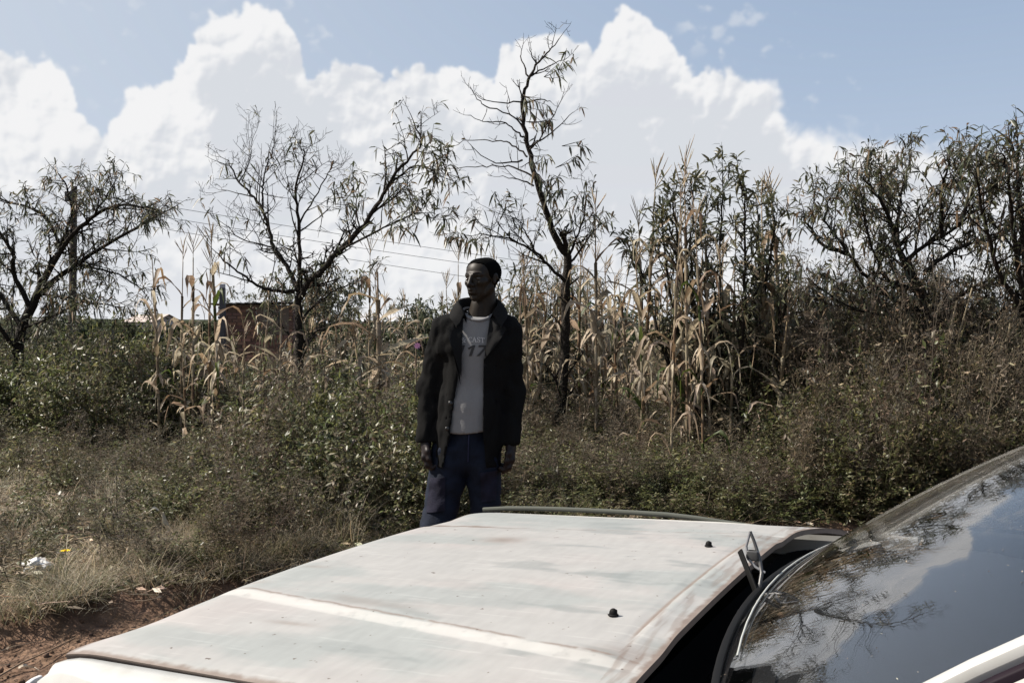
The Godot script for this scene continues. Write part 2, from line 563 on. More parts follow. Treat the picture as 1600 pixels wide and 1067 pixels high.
func brick_shed() -> void:
	var d := 26.0
	var a := at(346, 478, d)
	var b := at(443, 470, d)
	var w := 1.9
	var hgt := a.y + 0.04
	var o := thing("brick_shed", "small red brick outhouse with a thin flat roof beyond the dry maize", "shed", Vector3((a.x + b.x) * 0.5 - 0.02, 0.0, -d - 0.8), 0.12)
	var core := G.new()
	core.box(Vector3(0, hgt * 0.5, 0), Vector3(w - 0.04, hgt - 0.02, 1.55), Color(0.13, 0.10, 0.08))
	part("wall", core, vmat(0.95), o)
	# bricks laid in courses over the mortar core; each is about eight pixels long in the photograph
	var bg := G.new()
	var course := 0
	var y := 0.04
	while y < hgt - 0.05:
		for face in 4:
			var along_len := w if face % 2 == 0 else 1.58
			var q := -along_len * 0.5 + (0.12 if course % 2 else 0.0)
			while q < along_len * 0.5 - 0.02:
				var ln := minf(0.225, along_len * 0.5 - q)
				var c := tint(Color(0.140, 0.076, 0.054), 0.45)
				var off := rf(-0.006, 0.006)
				var p: Vector3
				var sz: Vector3
				if face % 2 == 0:
					var sg := 1.0 if face == 0 else -1.0
					p = Vector3(q + ln * 0.5, y + 0.036, sg * (0.775 + off)); sz = Vector3(ln - 0.012, 0.07, 0.06)
				else:
					var sg := 1.0 if face == 1 else -1.0
					p = Vector3(sg * (w * 0.5 - 0.02 + off), y + 0.036, q + ln * 0.5); sz = Vector3(0.06, 0.07, ln - 0.012)
				bg.box(p, sz, c)
				q += 0.237
		y += 0.084
		course += 1
	part("brickwork", bg, vmat(0.9), o, "stuff")
	var r := G.new()
	for k in 22:
		var x := -1.15 + k * 0.105
		r.box(Vector3(x, hgt + 0.035 + 0.012 * (k % 2) + 0.03 * (x / 1.15), 0.0), Vector3(0.112, 0.02, 2.0), Color(0.20, 0.19, 0.18))
	part("roof", r, vmat(0.6, 0.0, 0.5), o)
	var l := G.new()
	l.box(Vector3(0.45, hgt - 0.42, 0.80), Vector3(0.8, 0.75, 0.03), Color(0.105, 0.075, 0.058), Basis(), 0.005)
	part("board", l, vmat(0.85), o)
	# steel post in front of the shed corner
	var pt := at(347, 450, 24.5)
	var po := thing("steel_post", "dark square steel post standing at the left corner of the brick outhouse", "post", Vector3(pt.x, 0, pt.z))
	var pg := G.new()
	pg.box(Vector3(0, pt.y * 0.5, 0), Vector3(0.13, pt.y, 0.13), Color(0.022, 0.022, 0.028), Basis(), 0.01)
	part("shaft", pg, vmat(0.5), po)
	pg = G.new()
	pg.box(Vector3(0, pt.y + 0.05, 0), Vector3(0.12, 0.1, 0.12), Color(0.30, 0.30, 0.33), Basis(), 0.01)
	part("cap", pg, vmat(0.5), po)

func far_house(p: Vector3, w: float, dp: float, h: float, turn: float, wall: Color, roof: Color, label: String) -> void:
	var o := thing("distant_house", label, "house", Vector3(p.x, 0.0, p.z), turn)
	var g := G.new()
	g.box(Vector3(0, h * 0.5, 0), Vector3(w, h, dp), wall.srgb_to_linear())
	part("wall", g, vmat(0.9), o)
	g = G.new()
	var rc := roof.srgb_to_linear()
	var e := w * 0.5 + 0.3
	var f := dp * 0.5 + 0.3
	var top := h + dp * 0.22
	for sg: float in [-1.0, 1.0]:
		g.flat_quad(Vector3(-e, top, 0), Vector3(e, top, 0), Vector3(e, h - 0.05, sg * f), Vector3(-e, h - 0.05, sg * f), rc)
		g.flat_quad(Vector3(sg * w * 0.5, h, -dp * 0.5), Vector3(sg * w * 0.5, top - 0.05, 0), Vector3(sg * w * 0.5, top - 0.05, 0.001), Vector3(sg * w * 0.5, h, dp * 0.5), rc * 0.8)
	part("roof", g, vmat(0.6), o)
	for k in 2:
		g = G.new()
		g.box(Vector3(-w * 0.25 + k * w * 0.5, h * 0.55, dp * 0.5 + 0.01), Vector3(0.9, 0.9, 0.06), Color(0.04, 0.045, 0.05))
		part("window", g, vmat(0.2), o)

# ------------------------------------------------------------------ trees
func leaf(g: G, p: Vector3, dir: Vector3, up: Vector3, ln: float, w: float, sag: float, col: Color) -> void:
	w *= rf(0.6, 1.1)
	var side := dir.cross(up)
	if side.length_squared() < 1e-6: side = Vector3.RIGHT
	side = side.normalized()
	var nn := side.cross(dir).normalized()
	var dn := Vector3.DOWN * sag * ln
	var a := p + dir * ln * 0.3 + nn * ln * 0.04 + dn * 0.12
	var b := p + dir * ln * 0.68 + dn * 0.5
	var t := p + dir * ln * 0.98 + dn * 1.15
	var n1 := (nn + side * 0.35).normalized()
	var n2 := (nn - side * 0.35).normalized()
	var s := g.v.size()
	g.v.append(p); g.v.append(a + side * w * 0.5); g.v.append(a - side * w * 0.5); g.v.append(b + side * w * 0.42); g.v.append(b - side * w * 0.42); g.v.append(t)
	g.n.append(nn); g.n.append(n1); g.n.append(n2); g.n.append(n1); g.n.append(n2); g.n.append(nn)
	for k in 6:
		g.c.append(col)
		g.u.append(Vector2.ZERO)
	for k in [0, 2, 1, 1, 2, 3, 2, 4, 3, 3, 4, 5]:
		g.i.append(s + k)

# o: sag, leaf length, leaf width, leaves per metre, colour list, twigs per metre, twig length, rise, leafy(0..1) from/to
func twig(tg: G, lg: G, p: Vector3, dir: Vector3, ln: float, r: float, o: Dictionary, level: int) -> void:
	var pts := PackedVector3Array([p])
	var rad := PackedFloat32Array([r])
	var d := dir
	var n := 5 if level == 0 else 4
	var q := p
	for k in n:
		d = (d + rdir() * 0.20 + Vector3.UP * o.rise * 0.22).normalized()
		q += d * ln / n
		pts.append(q)
		rad.append(lerpf(r, 0.0016, float(k + 1) / n))
	tg.tube(pts, rad, 4 if r > 0.006 else 3, tint(o.bark, 0.2), false)
	if level < int(o.levels):
		var m := int(round(o.sub * rf(0.6, 1.4)))
		for k in m:
			var f := rf(0.2, 0.95)
			var j := int(f * n)
			var b := pts[j].lerp(pts[j + 1], f * n - j)
			var ax := (pts[j + 1] - pts[j]).normalized()
			var out := (ax * 0.75 + (rdir() - ax * 0.3) * 0.8).normalized()
			twig(tg, lg, b, out, ln * rf(0.3, 0.6), r * 0.55, o, level + 1)
	var leaves: float = o.leaves * ln
	if leaves > 0.0 and rng.randf() < o.leafy:
		var m := int(leaves * rf(0.6, 1.3) + rng.randf())
		for k in m:
			var f := pow(rf(0.05, 1.0), 0.6)
			var j := mini(int(f * n), n - 1)
			var b := pts[j].lerp(pts[j + 1], f * n - j)
			var ax := (pts[j + 1] - pts[j]).normalized()
			var out: Vector3 = (ax * 0.65 + rdir() * 0.9 + Vector3.DOWN * o.hang).normalized()
			var cols: Array = o.cols
			leaf(lg, b, out, (Vector3.UP + rdir() * 0.7).normalized(), o.ll * rf(0.6, 1.15), o.lw * rf(0.75, 1.15), o.sag * rf(0.4, 1.5), tint(cols[rng.randi() % cols.size()], 0.3))

func limb_points(a: Array, d0: float, d1: float) -> PackedVector3Array:
	# photograph x, y pairs with the depth running from d0 to d1
	var raw := []
	var m := a.size() / 2
	for k in m:
		raw.append(at(a[2 * k], a[2 * k + 1], lerpf(d0, d1, float(k) / maxf(m - 1, 1))))
	# rounded by a curve through the points, with a little crookedness
	var o := PackedVector3Array()
	for k in m - 1:
		var p0: Vector3 = raw[maxi(k - 1, 0)]
		var p1: Vector3 = raw[k]
		var p2: Vector3 = raw[k + 1]
		var p3: Vector3 = raw[mini(k + 2, m - 1)]
		for j in 4:
			var t := j / 4.0
			o.append(p1.cubic_interpolate(p2, p0, p3, t) + (rdir() * 0.012 if j else Vector3.ZERO))
	o.append(raw[m - 1])
	return o

func limb(tree: Node3D, tg: G, lg: G, bark_m: Material, a: Array, d0: float, d1: float, r0: float, r1: float, o: Dictionary, called := "limb") -> void:
	var pts := limb_points(a, d0, d1)
	var n := pts.size()
	var g := G.new()
	var rad := PackedFloat32Array()
	var local := PackedVector3Array()
	for k in n:
		rad.append(lerpf(r0, r1, pow(float(k) / (n - 1), 0.8)) * rf(0.92, 1.08))
		local.append(pts[k] - tree.position)
	g.tube(local, rad, 7 if r0 > 0.02 else 5, o.bark)
	part(called, g, bark_m, tree)
	var total := 0.0
	for k in n - 1: total += local[k].distance_to(local[k + 1])
	var m := int(o.twigs * total)
	for k in m:
		var f := lerpf(o.start, 1.0, (k + rf(0.0, 1.0)) / m)
		var j := mini(int(f * (n - 1)), n - 2)
		var p := local[j].lerp(local[j + 1], f * (n - 1) - j)
		var ax := (local[j + 1] - local[j]).normalized()
		var out: Vector3 = (ax * 0.55 + rdir() * 0.85 + Vector3.UP * o.rise * 0.6).normalized()
		twig(tg, lg, p, out, o.tl * rf(0.45, 1.25) * (1.0 - 0.56 * f), lerpf(r0, r1, f) * 0.42 + 0.0015, o, 0)
	# the limb ends in a twig of its own
	twig(tg, lg, local[n - 1], (local[n - 1] - local[n - 2]).normalized(), o.tl * 0.5, r1 * 0.9, o, 0)

const DARK := Color(0.064, 0.070, 0.040)
const OLIVE := Color(0.115, 0.115, 0.070)
const BROWN := Color(0.150, 0.110, 0.070)

func tree_done(tree: Node3D, tg: G, lg: G, bark_m: Material, leaf_m: Material) -> void:
	if tg.i.size(): part("twigs", tg, bark_m, tree, "stuff")
	if lg.i.size(): part("crown", lg, leaf_m, tree, "stuff")

func base_opts() -> Dictionary:
	return {"bark": Color(0.031, 0.026, 0.022), "twigs": 9.0, "tl": 0.55, "rise": 0.35, "levels": 2, "sub": 3.0, "leaves": 22.0, "leafy": 0.7, "hang": 0.35, "sag": 0.35, "ll": 0.115, "lw": 0.021, "start": 0.15, "cols": [DARK, DARK, OLIVE, BROWN]}

func trees() -> void:
	var bark := vmat(0.9, 0.0, 0.3)
	bark.albedo_texture = noise_tex(61, 0.05, 256, [[0.0, Color(0.55, 0.53, 0.5)], [0.6, Color(0.9, 0.88, 0.86)], [1.0, Color(1.3, 1.25, 1.2)]])
	bark.uv1_triplanar = true
	bark.uv1_scale = Vector3(4, 2, 4)
	bark.normal_enabled = true
	bark.normal_texture = noise_tex(62, 0.06, 256, [], 4, true, 8.0)
	bark.uv1_triplanar_sharpness = 2.0
	var leaf_m := vmat(0.40, 0.85, 0.5)
	var tg: G
	var lg: G
	var t: Node3D
	var o: Dictionary

	# 1. spreading peach tree at far left
	var d := 11.5
	var p := at(34, 512, d); p.y = 0
	t = thing("peach_tree", "spreading leafy peach tree at far left with the utility pole behind it", "tree", p)
	tg = G.new(); lg = G.new()
	o = base_opts()
	o.twigs = 12.0; o.leaves = 19.0; o.leafy = 0.72; o.ll = 0.105; o.lw = 0.019; o.rise = 0.25; o.tl = 0.6; o.sub = 3.6
	var bare := o.duplicate(); bare.twigs = 2.0
	limb(t, tg, lg, bark, [22, 640, 28, 560, 34, 511, 54, 467, 63, 446], d, d, 0.068, 0.046, bare, "trunk")
	limb(t, tg, lg, bark, [63, 446, 105, 375, 141, 341, 175, 324, 209, 321, 238, 326], d, d - 0.6, 0.032, 0.009, o)
	limb(t, tg, lg, bark, [57, 458, 117, 414, 161, 385, 205, 360, 234, 343, 258, 330], d, d + 0.5, 0.032, 0.008, o)
	limb(t, tg, lg, bark, [63, 446, 78, 409, 93, 385, 73, 341, 49, 326, 0, 311], d, d + 0.3, 0.034, 0.010, o)
	limb(t, tg, lg, bark, [93, 385, 110, 340, 105, 300, 96, 280], d, d - 0.2, 0.020, 0.008, o)
	limb(t, tg, lg, bark, [141, 341, 165, 310, 172, 290], d - 0.3, d - 0.4, 0.016, 0.007, o)
	limb(t, tg, lg, bark, [45, 480, 20, 424, 18, 394, -12, 350, -30, 320], d, d - 0.5, 0.034, 0.010, o)
	limb(t, tg, lg, bark, [54, 467, 112, 419, 146, 419, 195, 434, 225, 458], d, d + 0.2, 0.022, 0.006, o)
	limb(t, tg, lg, bark, [34, 512, 0, 460, -40, 420, -60, 380], d, d + 0.4, 0.035, 0.012, o)
	limb(t, tg, lg, bark, [28, 560, -10, 500, -50, 470], d, d - 0.6, 0.035, 0.012, o)
	limb(t, tg, lg, bark, [58, 458, 130, 470, 190, 480], d, d - 0.5, 0.020, 0.006, o)
	limb(t, tg, lg, bark, [34, 512, 90, 490, 130, 470], d, d - 0.9, 0.022, 0.006, o)
	tree_done(t, tg, lg, bark, leaf_m)

	# 2. half-bare peach tree left of the man
	d = 10.0
	p = at(466, 600, d); p.y = 0
	t = thing("peach_tree", "half bare peach tree with a long limb reaching right, beside the brick shed", "tree", p)
	tg = G.new(); lg = G.new()
	o = base_opts()
	o.leafy = 0.06; o.twigs = 9.0; o.tl = 0.60; o.sub = 3.6; o.rise = 0.45
	var leafy := o.duplicate(); leafy.leafy = 0.6; leafy.leaves = 24.0; leafy.ll = 0.125
	bare = o.duplicate(); bare.twigs = 4.0; bare.leafy = 0.5
	var mid := o.duplicate(); mid.leafy = 0.26
	limb(t, tg, lg, bark, [465, 660, 466, 620, 468, 560, 467, 520, 466, 462], d, d, 0.052, 0.036, bare, "trunk")
	limb(t, tg, lg, bark, [466, 470, 480, 445, 503, 422, 527, 395, 551, 371], d, d - 0.2, 0.036, 0.028, mid)
	limb(t, tg, lg, bark, [551, 371, 574, 344, 598, 304, 614, 277, 641, 245, 657, 225, 648, 196], d - 0.2, d - 0.5, 0.028, 0.006, mid)
	limb(t, tg, lg, bark, [530, 392, 580, 366, 620, 345, 655, 332, 672, 340], d - 0.2, d - 0.6, 0.014, 0.004, leafy)
	limb(t, tg, lg, bark, [600, 300, 640, 262, 668, 262, 690, 276], d - 0.3, d - 0.7, 0.012, 0.004, leafy)
	limb(t, tg, lg, bark, [560, 360, 556, 320, 552, 290], d - 0.2, d, 0.010, 0.004, leafy)
	limb(t, tg, lg, bark, [466, 454, 460, 444, 448, 415, 428, 387, 419, 355, 409, 328, 397, 308, 373, 285, 360, 261, 355, 250], d, d + 0.3, 0.030, 0.005, o)
	limb(t, tg, lg, bark, [409, 328, 409, 300, 411, 285, 415, 261, 425, 241, 429, 216], d + 0.15, d + 0.3, 0.013, 0.004, o)
	limb(t, tg, lg, bark, [373, 285, 388, 255, 393, 220], d + 0.3, d + 0.2, 0.008, 0.003, o)
	limb(t, tg, lg, bark, [397, 308, 370, 302, 345, 297], d + 0.2, d + 0.5, 0.008, 0.003, o)
	limb(t, tg, lg, bark, [468, 454, 468, 407, 467, 351, 462, 312, 466, 273, 474, 245, 475, 233], d, d - 0.1, 0.026, 0.005, o)
	limb(t, tg, lg, bark, [464, 320, 450, 290, 446, 265], d, d + 0.2, 0.009, 0.003, o)
	limb(t, tg, lg, bark, [467, 351, 490, 310, 512, 270, 522, 262], d, d - 0.4, 0.011, 0.003, o)
	limb(t, tg, lg, bark, [460, 456, 425, 454, 401, 446, 377, 428, 354, 411, 338, 395], d, d - 0.5, 0.022, 0.005, o)
	limb(t, tg, lg, bark, [430, 390, 400, 380, 375, 372, 352, 352], d, d - 0.2, 0.010, 0.004, o)
	limb(t, tg, lg, bark, [468, 500, 500, 470, 530, 450, 560, 440], d, d + 0.4, 0.016, 0.004, leafy)
	limb(t, tg, lg, bark, [467, 540, 440, 510, 415, 500], d, d + 0.3, 0.012, 0.004, leafy)
	limb(t, tg, lg, bark, [468, 560, 490, 520, 520, 505], d, d - 0.3, 0.012, 0.004, leafy)
	tree_done(t, tg, lg, bark, leaf_m)

	# 3. tall thin leaning peach tree right of the man
	d = 9.6
	p = at(866, 700, d); p.y = 0
	t = thing("peach_tree", "tall slender nearly bare peach tree rising right of the man", "tree", p)
	tg = G.new(); lg = G.new()
	o = base_opts()
	o.leafy = 0.07; o.twigs = 6.0; o.tl = 0.42; o.sub = 3.0; o.rise = 0.5
	leafy = o.duplicate(); leafy.leafy = 0.8; leafy.leaves = 34.0; leafy.hang = 0.9
	var dense := o.duplicate(); dense.leafy = 0.75; dense.twigs = 9.0; dense.sub = 3.0
	limb(t, tg, lg, bark, [860, 735, 868, 690, 874, 650, 880, 600, 883, 540, 884, 480, 887, 399], d, d, 0.056, 0.040, bare, "trunk")
	var st := o.duplicate(); st.leafy = 0.12
	limb(t, tg, lg, bark, [887, 399, 873, 379, 854, 332, 838, 280, 826, 233, 818, 190], d, d - 0.1, 0.038, 0.019, st)
	limb(t, tg, lg, bark, [818, 190, 818, 150, 828, 119, 842, 97, 858, 80, 874, 60], d - 0.1, d - 0.1, 0.022, 0.004, o)
	var spare := o.duplicate(); spare.twigs = 4.0; spare.tl = 0.3; spare.leafy = 0.03; spare.levels = 1
	for a in [[834, 277, 802, 261, 775, 259, 743, 261, 692, 265], [824, 245, 806, 229, 787, 221, 763, 219, 731, 219, 713, 227], [818, 214, 802, 202, 783, 190, 755, 190, 731, 180], [816, 198, 795, 178, 759, 166, 743, 150, 735, 138], [818, 158, 783, 160, 748, 152], [834, 290, 810, 280, 780, 276], [816, 250, 775, 255, 735, 226], [828, 233, 846, 213, 861, 186, 879, 153], [826, 229, 854, 213, 881, 190, 897, 175], [820, 160, 845, 155, 862, 160], [830, 119, 858, 103, 887, 90], [826, 120, 815, 95, 816, 75], [838, 100, 832, 90, 828, 78]]:
		limb(t, tg, lg, bark, a, d - 0.1, d - 0.1 + rf(-0.5, 0.5), 0.010, 0.0028, spare)
	# hanging bunches of leaves on the stem
	for a in [[820, 165, 828, 172], [822, 190, 838, 196], [818, 150, 822, 160], [832, 255, 842, 262], [826, 240, 836, 246], [838, 285, 856, 288], [842, 300, 864, 300], [846, 312, 872, 290], [850, 120, 862, 122], [878, 228, 884, 226], [868, 262, 890, 260], [872, 110, 878, 108]]:
		var q := at(a[0], a[1], d - 0.15) - p
		for k in 3:
			twig(tg, lg, q, (at(a[2], a[3], d - 0.2) - p - q).normalized() + rdir() * 0.4, 0.26, 0.004, leafy, 2)
	limb(t, tg, lg, bark, [885, 442, 861, 418, 838, 395, 802, 375, 771, 369, 748, 366], d, d - 0.5, 0.020, 0.004, mid)
	limb(t, tg, lg, bark, [838, 395, 820, 360, 812, 345, 775, 332], d - 0.2, d - 0.4, 0.009, 0.003, mid)
	limb(t, tg, lg, bark, [770, 369, 757, 372, 750, 376], d - 0.5, d - 0.6, 0.006, 0.003, leafy)
	limb(t, tg, lg, bark, [889, 399, 901, 371, 913, 336, 914, 300], d, d - 0.3, 0.016, 0.004, dense)
	limb(t, tg, lg, bark, [890, 410, 915, 380, 935, 350], d, d + 0.4, 0.014, 0.004, dense)
	limb(t, tg, lg, bark, [870, 372, 860, 350, 880, 330], d, d - 0.3, 0.009, 0.003, dense)
	tree_done(t, tg, lg, bark, leaf_m)

	# 4. leafy upright peach shrub, right of centre
	d = 8.8
	p = at(1100, 700, d); p.y = 0
	t = thing("peach_tree", "bushy upright peach tree with drooping narrow leaves around the tallest maize", "tree", p)
	tg = G.new(); lg = G.new()
	o = base_opts()
	o.leafy = 1.0; o.twigs = 11.5; o.tl = 0.48; o.leaves = 28.0; o.sub = 2.6; o.rise = 0.85; o.ll = 0.145; o.lw = 0.025; o.hang = -0.1; o.sag = 0.32; o.start = 0.12; o.levels = 1
	o.cols = [DARK, OLIVE, DARK, OLIVE, Color(0.10, 0.095, 0.05)]
	for a in [[1150, 760, 1130, 690, 1112, 640, 1095, 560, 1085, 480, 1080, 400, 1083, 330, 1080, 290], [1150, 740, 1140, 640, 1130, 560, 1125, 450, 1128, 350, 1130, 268], [1145, 720, 1150, 620, 1160, 520, 1165, 420, 1165, 340, 1160, 292], [1130, 690, 1060, 600, 1035, 540, 1015, 460, 1000, 420, 992, 395], [1120, 660, 1068, 560, 1050, 470, 1040, 400, 1036, 345], [1150, 640, 1180, 540, 1195, 460, 1205, 400, 1212, 352], [1150, 660, 1200, 580, 1222, 500, 1232, 440], [1125, 560, 1105, 470, 1103, 380, 1105, 310], [1085, 480, 1062, 420, 1058, 360, 1052, 320], [1160, 520, 1185, 450, 1186, 370, 1184, 320]]:
		limb(t, tg, lg, bark, a, d + rf(-0.2, 0.2), d + rf(-0.8, 0.8), 0.026, 0.005, o, "stem")
	tree_done(t, tg, lg, bark, leaf_m)

	# 5. spreading peach tree at right
	d = 8.6
	p = at(1470, 650, d); p.y = 0
	t = thing("peach_tree", "wide dense peach tree at right with dark spreading limbs", "tree", p)
	tg = G.new(); lg = G.new()
	o = base_opts()
	o.leafy = 0.80; o.twigs = 13.5; o.tl = 0.56; o.leaves = 22.0; o.sub = 3.4; o.rise = 0.5; o.ll = 0.10; o.lw = 0.019; o.start = 0.1
	bare = o.duplicate(); bare.twigs = 3.0
	limb(t, tg, lg, bark, [1478, 700, 1470, 640, 1462, 560, 1451, 484, 1430, 440, 1413, 407], d, d, 0.070, 0.040, bare, "trunk")
	for a in [[1413, 407, 1403, 370, 1406, 330, 1408, 310, 1417, 270, 1422, 256], [1413, 407, 1440, 388, 1473, 370, 1527, 327, 1560, 300, 1605, 270], [1446, 424, 1484, 397, 1520, 380, 1560, 365, 1610, 350], [1451, 484, 1413, 479, 1359, 435, 1327, 397, 1300, 360, 1289, 340, 1298, 310], [1440, 455, 1390, 440, 1370, 400, 1352, 350, 1345, 300], [1403, 370, 1380, 320, 1355, 285, 1345, 278], [1327, 397, 1290, 385, 1262, 350, 1256, 340], [1473, 370, 1470, 310, 1478, 275, 1485, 256], [1500, 350, 1520, 300, 1540, 264], [1462, 560, 1400, 500, 1330, 480, 1270, 440], [1465, 600, 1530, 520, 1580, 470, 1620, 420], [1455, 520, 1490, 470, 1540, 440, 1600, 420], [1413, 407, 1395, 360, 1390, 310, 1395, 270]]:
		limb(t, tg, lg, bark, a, d + rf(-0.1, 0.1), d + rf(-0.9, 0.9), 0.022, 0.005, o)
	tree_done(t, tg, lg, bark, leaf_m)

	# 6. second tree at the right edge
	d = 8.0
	p = at(1610, 640, d); p.y = 0
	t = thing("peach_tree", "tall upright peach tree cut by the right edge of the picture", "tree", p)
	tg = G.new(); lg = G.new()
	o = base_opts()
	o.leafy = 0.75; o.twigs = 11.0; o.tl = 0.5; o.leaves = 19.0; o.sub = 3.0; o.rise = 0.6; o.ll = 0.115; o.start = 0.2
	limb(t, tg, lg, bark, [1600, 720, 1605, 640, 1610, 560, 1606, 500], d, d, 0.060, 0.045, bare, "trunk")
	for a in [[1606, 500, 1590, 400, 1580, 310, 1574, 265, 1566, 240], [1606, 500, 1600, 390, 1592, 290, 1590, 250, 1600, 228], [1606, 500, 1560, 420, 1540, 345, 1530, 290, 1528, 258], [1606, 500, 1650, 400, 1660, 310, 1655, 240], [1606, 520, 1700, 420, 1740, 320], [1590, 400, 1615, 310, 1630, 225]]:
		limb(t, tg, lg, bark, a, d, d + rf(-0.7, 0.7), 0.026, 0.005, o)
	tree_done(t, tg, lg, bark, leaf_m)

	# smaller bushes that fill the hedge
	bushy(at(468, 600, 31.0), 2.3, 3.75, 0.17, 0.055, 60, "round dark bushy tree behind the brick outhouse and the half bare peach tree", leaf_m, bark, [DARK, DARK, OLIVE])
	bushy(at(800, 640, 11.6), 0.85, 2.35, 0.12, 0.022, 34, "grey green narrow-leaved shrub just behind the man's shoulder", leaf_m, bark, [OLIVE, Color(0.10, 0.10, 0.065), DARK])
	bushy(at(870, 640, 12.4), 0.75, 2.3, 0.12, 0.022, 26, "narrow-leaved shrub behind the slender bare peach trunk", leaf_m, bark, [OLIVE, Color(0.10, 0.10, 0.065), DARK])
	bushy(at(655, 560, 27.0), 1.5, 2.3, 0.16, 0.06, 40, "pale distant round tree between the maize and the man", leaf_m, bark, [Color(0.085, 0.095, 0.06), DARK])
	bushy(at(950, 560, 24.0), 1.3, 2.2, 0.16, 0.06, 34, "dark distant round tree right of the slender bare trunk", leaf_m, bark, [DARK, Color(0.05, 0.07, 0.03)])
	bushy(at(1370, 560, 22.0), 1.6, 2.1, 0.16, 0.05, 34, "distant bush low behind the limbs of the right peach tree", leaf_m, bark, [DARK, OLIVE])
	bushy(at(30, 560, 14.5), 1.3, 2.3, 0.10, 0.024, 40, "dark thick bush behind the trunk of the far left peach tree", leaf_m, bark, [DARK, DARK, OLIVE])
	bushy(at(1290, 600, 9.4), 0.75, 2.05, 0.125, 0.024, 30, "leafy shrub between the two right peach trees", leaf_m, bark, [DARK, OLIVE])
	bushy(at(1345, 640, 9.9), 0.8, 2.15, 0.10, 0.020, 34, "fine-leaved shrub standing under the left limbs of the wide right peach tree", leaf_m, bark, [DARK, OLIVE])
	bushy(at(1490, 640, 10.2), 0.9, 2.2, 0.10, 0.020, 38, "tall fine-leaved shrub behind the trunk of the wide right peach tree", leaf_m, bark, [DARK, OLIVE])
	bushy(at(1200, 660, 9.6), 0.6, 1.9, 0.12, 0.022, 24, "dark leafy shrub at the right foot of the bushy upright peach tree", leaf_m, bark, [DARK, DARK, OLIVE])
	bushy(at(1560, 640, 9.6), 0.9, 2.0, 0.11, 0.024, 34, "dark shrub low below the right edge peach tree", leaf_m, bark, [DARK, OLIVE, BROWN])
	bushy(at(560, 600, 11.8), 0.55, 1.55, 0.12, 0.022, 22, "small leafy shrub under the long limb beside the thick maize stems", leaf_m, bark, [DARK, OLIVE])

func bushy(p: Vector3, w: float, h: float, ll: float, lw: float, stems: int, label: String, leaf_m: Material, bark: Material, cols: Array) -> void:
	p.y = 0.0
	var t := thing("shrub", label, "shrub", p)
	var tg := G.new()
	var lg := G.new()
	var o := base_opts()
	o.leafy = 1.0; o.levels = 1; o.sub = 3.0; o.ll = ll; o.lw = lw; o.cols = cols; o.rise = 0.5; o.leaves = 24.0
	var g := G.new()
	for k in stems:
		var a := rf(0, TAU)
		var r := sqrt(rng.randf()) * w
		var top := Vector3(cos(a) * r, h * (1.0 - 0.35 * (r / w) * (r / w)) * rf(0.75, 1.0), sin(a) * r)
		var foot := Vector3(cos(a) * r * 0.2, 0, sin(a) * r * 0.2)
		var pts := []
		for j in 6:
			var f := j / 5.0
			pts.append(foot.lerp(Vector3(top.x * (0.35 + 0.65 * f), top.y, top.z * (0.35 + 0.65 * f)), f) + (rdir() * 0.03 if j else Vector3.ZERO))
		tubes(g, pts, 0.012, 0.004, 4, o.bark)
		for j in 6:
			var f := rf(0.25, 1.0)
			var q: Vector3 = pts[mini(int(f * 5), 4)].lerp(pts[mini(int(f * 5) + 1, 5)], f * 5 - int(f * 5))
			twig(tg, lg, q, (rdir() + Vector3.UP * 0.7 + Vector3(cos(a), 0, sin(a)) * 0.5).normalized(), rf(0.25, 0.5), 0.004, o, 0)
	part("stems", g, bark, t, "stuff")
	tree_done(t, tg, lg, bark, leaf_m)

# ------------------------------------------------------------------ maize
const STRAW := Color(0.46, 0.405, 0.325)
const TAN := Color(0.32, 0.260, 0.190)
const RUST := Color(0.21, 0.150, 0.100)
const GREEN := Color(0.075, 0.105, 0.03)

func strip(g: G, p: Vector3, az: float, rise: float, ln: float, w: float, kink: float, fall: float, twist: float, col: Color) -> void:
	# one long leaf: goes out and up, breaks over and hangs, with a fold along its midrib
	var n := 9
	var d := Vector3(cos(az), 0, sin(az))
	var side := Vector3(-sin(az), 0, cos(az))
	var ang := rise
	var q := p
	var pts := PackedVector3Array()
	var wob := rf(0, TAU)
	for k in n + 1:
		var f := float(k) / n
		var ww := w * (sin(PI * pow(clampf(f * 0.94 + 0.06, 0, 1), 0.55))) * (1.0 + 0.25 * sin(f * 17.0 + wob))
		ww = maxf(ww, 0.002)
		var dir := d * cos(ang) + Vector3.UP * sin(ang)
		var up := Vector3.UP * cos(ang) - d * sin(ang)
		var tw := twist * f + 0.35 * sin(f * 9.0 + wob)
		var s2 := side * cos(tw) + up * sin(tw)
		var u2 := up * cos(tw) - side * sin(tw)
		pts.append(q - s2 * ww * 0.5 + u2 * ww * 0.22)
		pts.append(q)
		pts.append(q + s2 * ww * 0.5 + u2 * ww * 0.22)
		q += dir * ln / n
		if f < kink: ang -= 0.10
		elif ang > fall: ang = maxf(ang - rf(0.5, 1.1), fall) + rf(-0.12, 0.12)
		side = (side + d * rf(-0.14, 0.14)).normalized()
	g.grid(pts, 3, col)

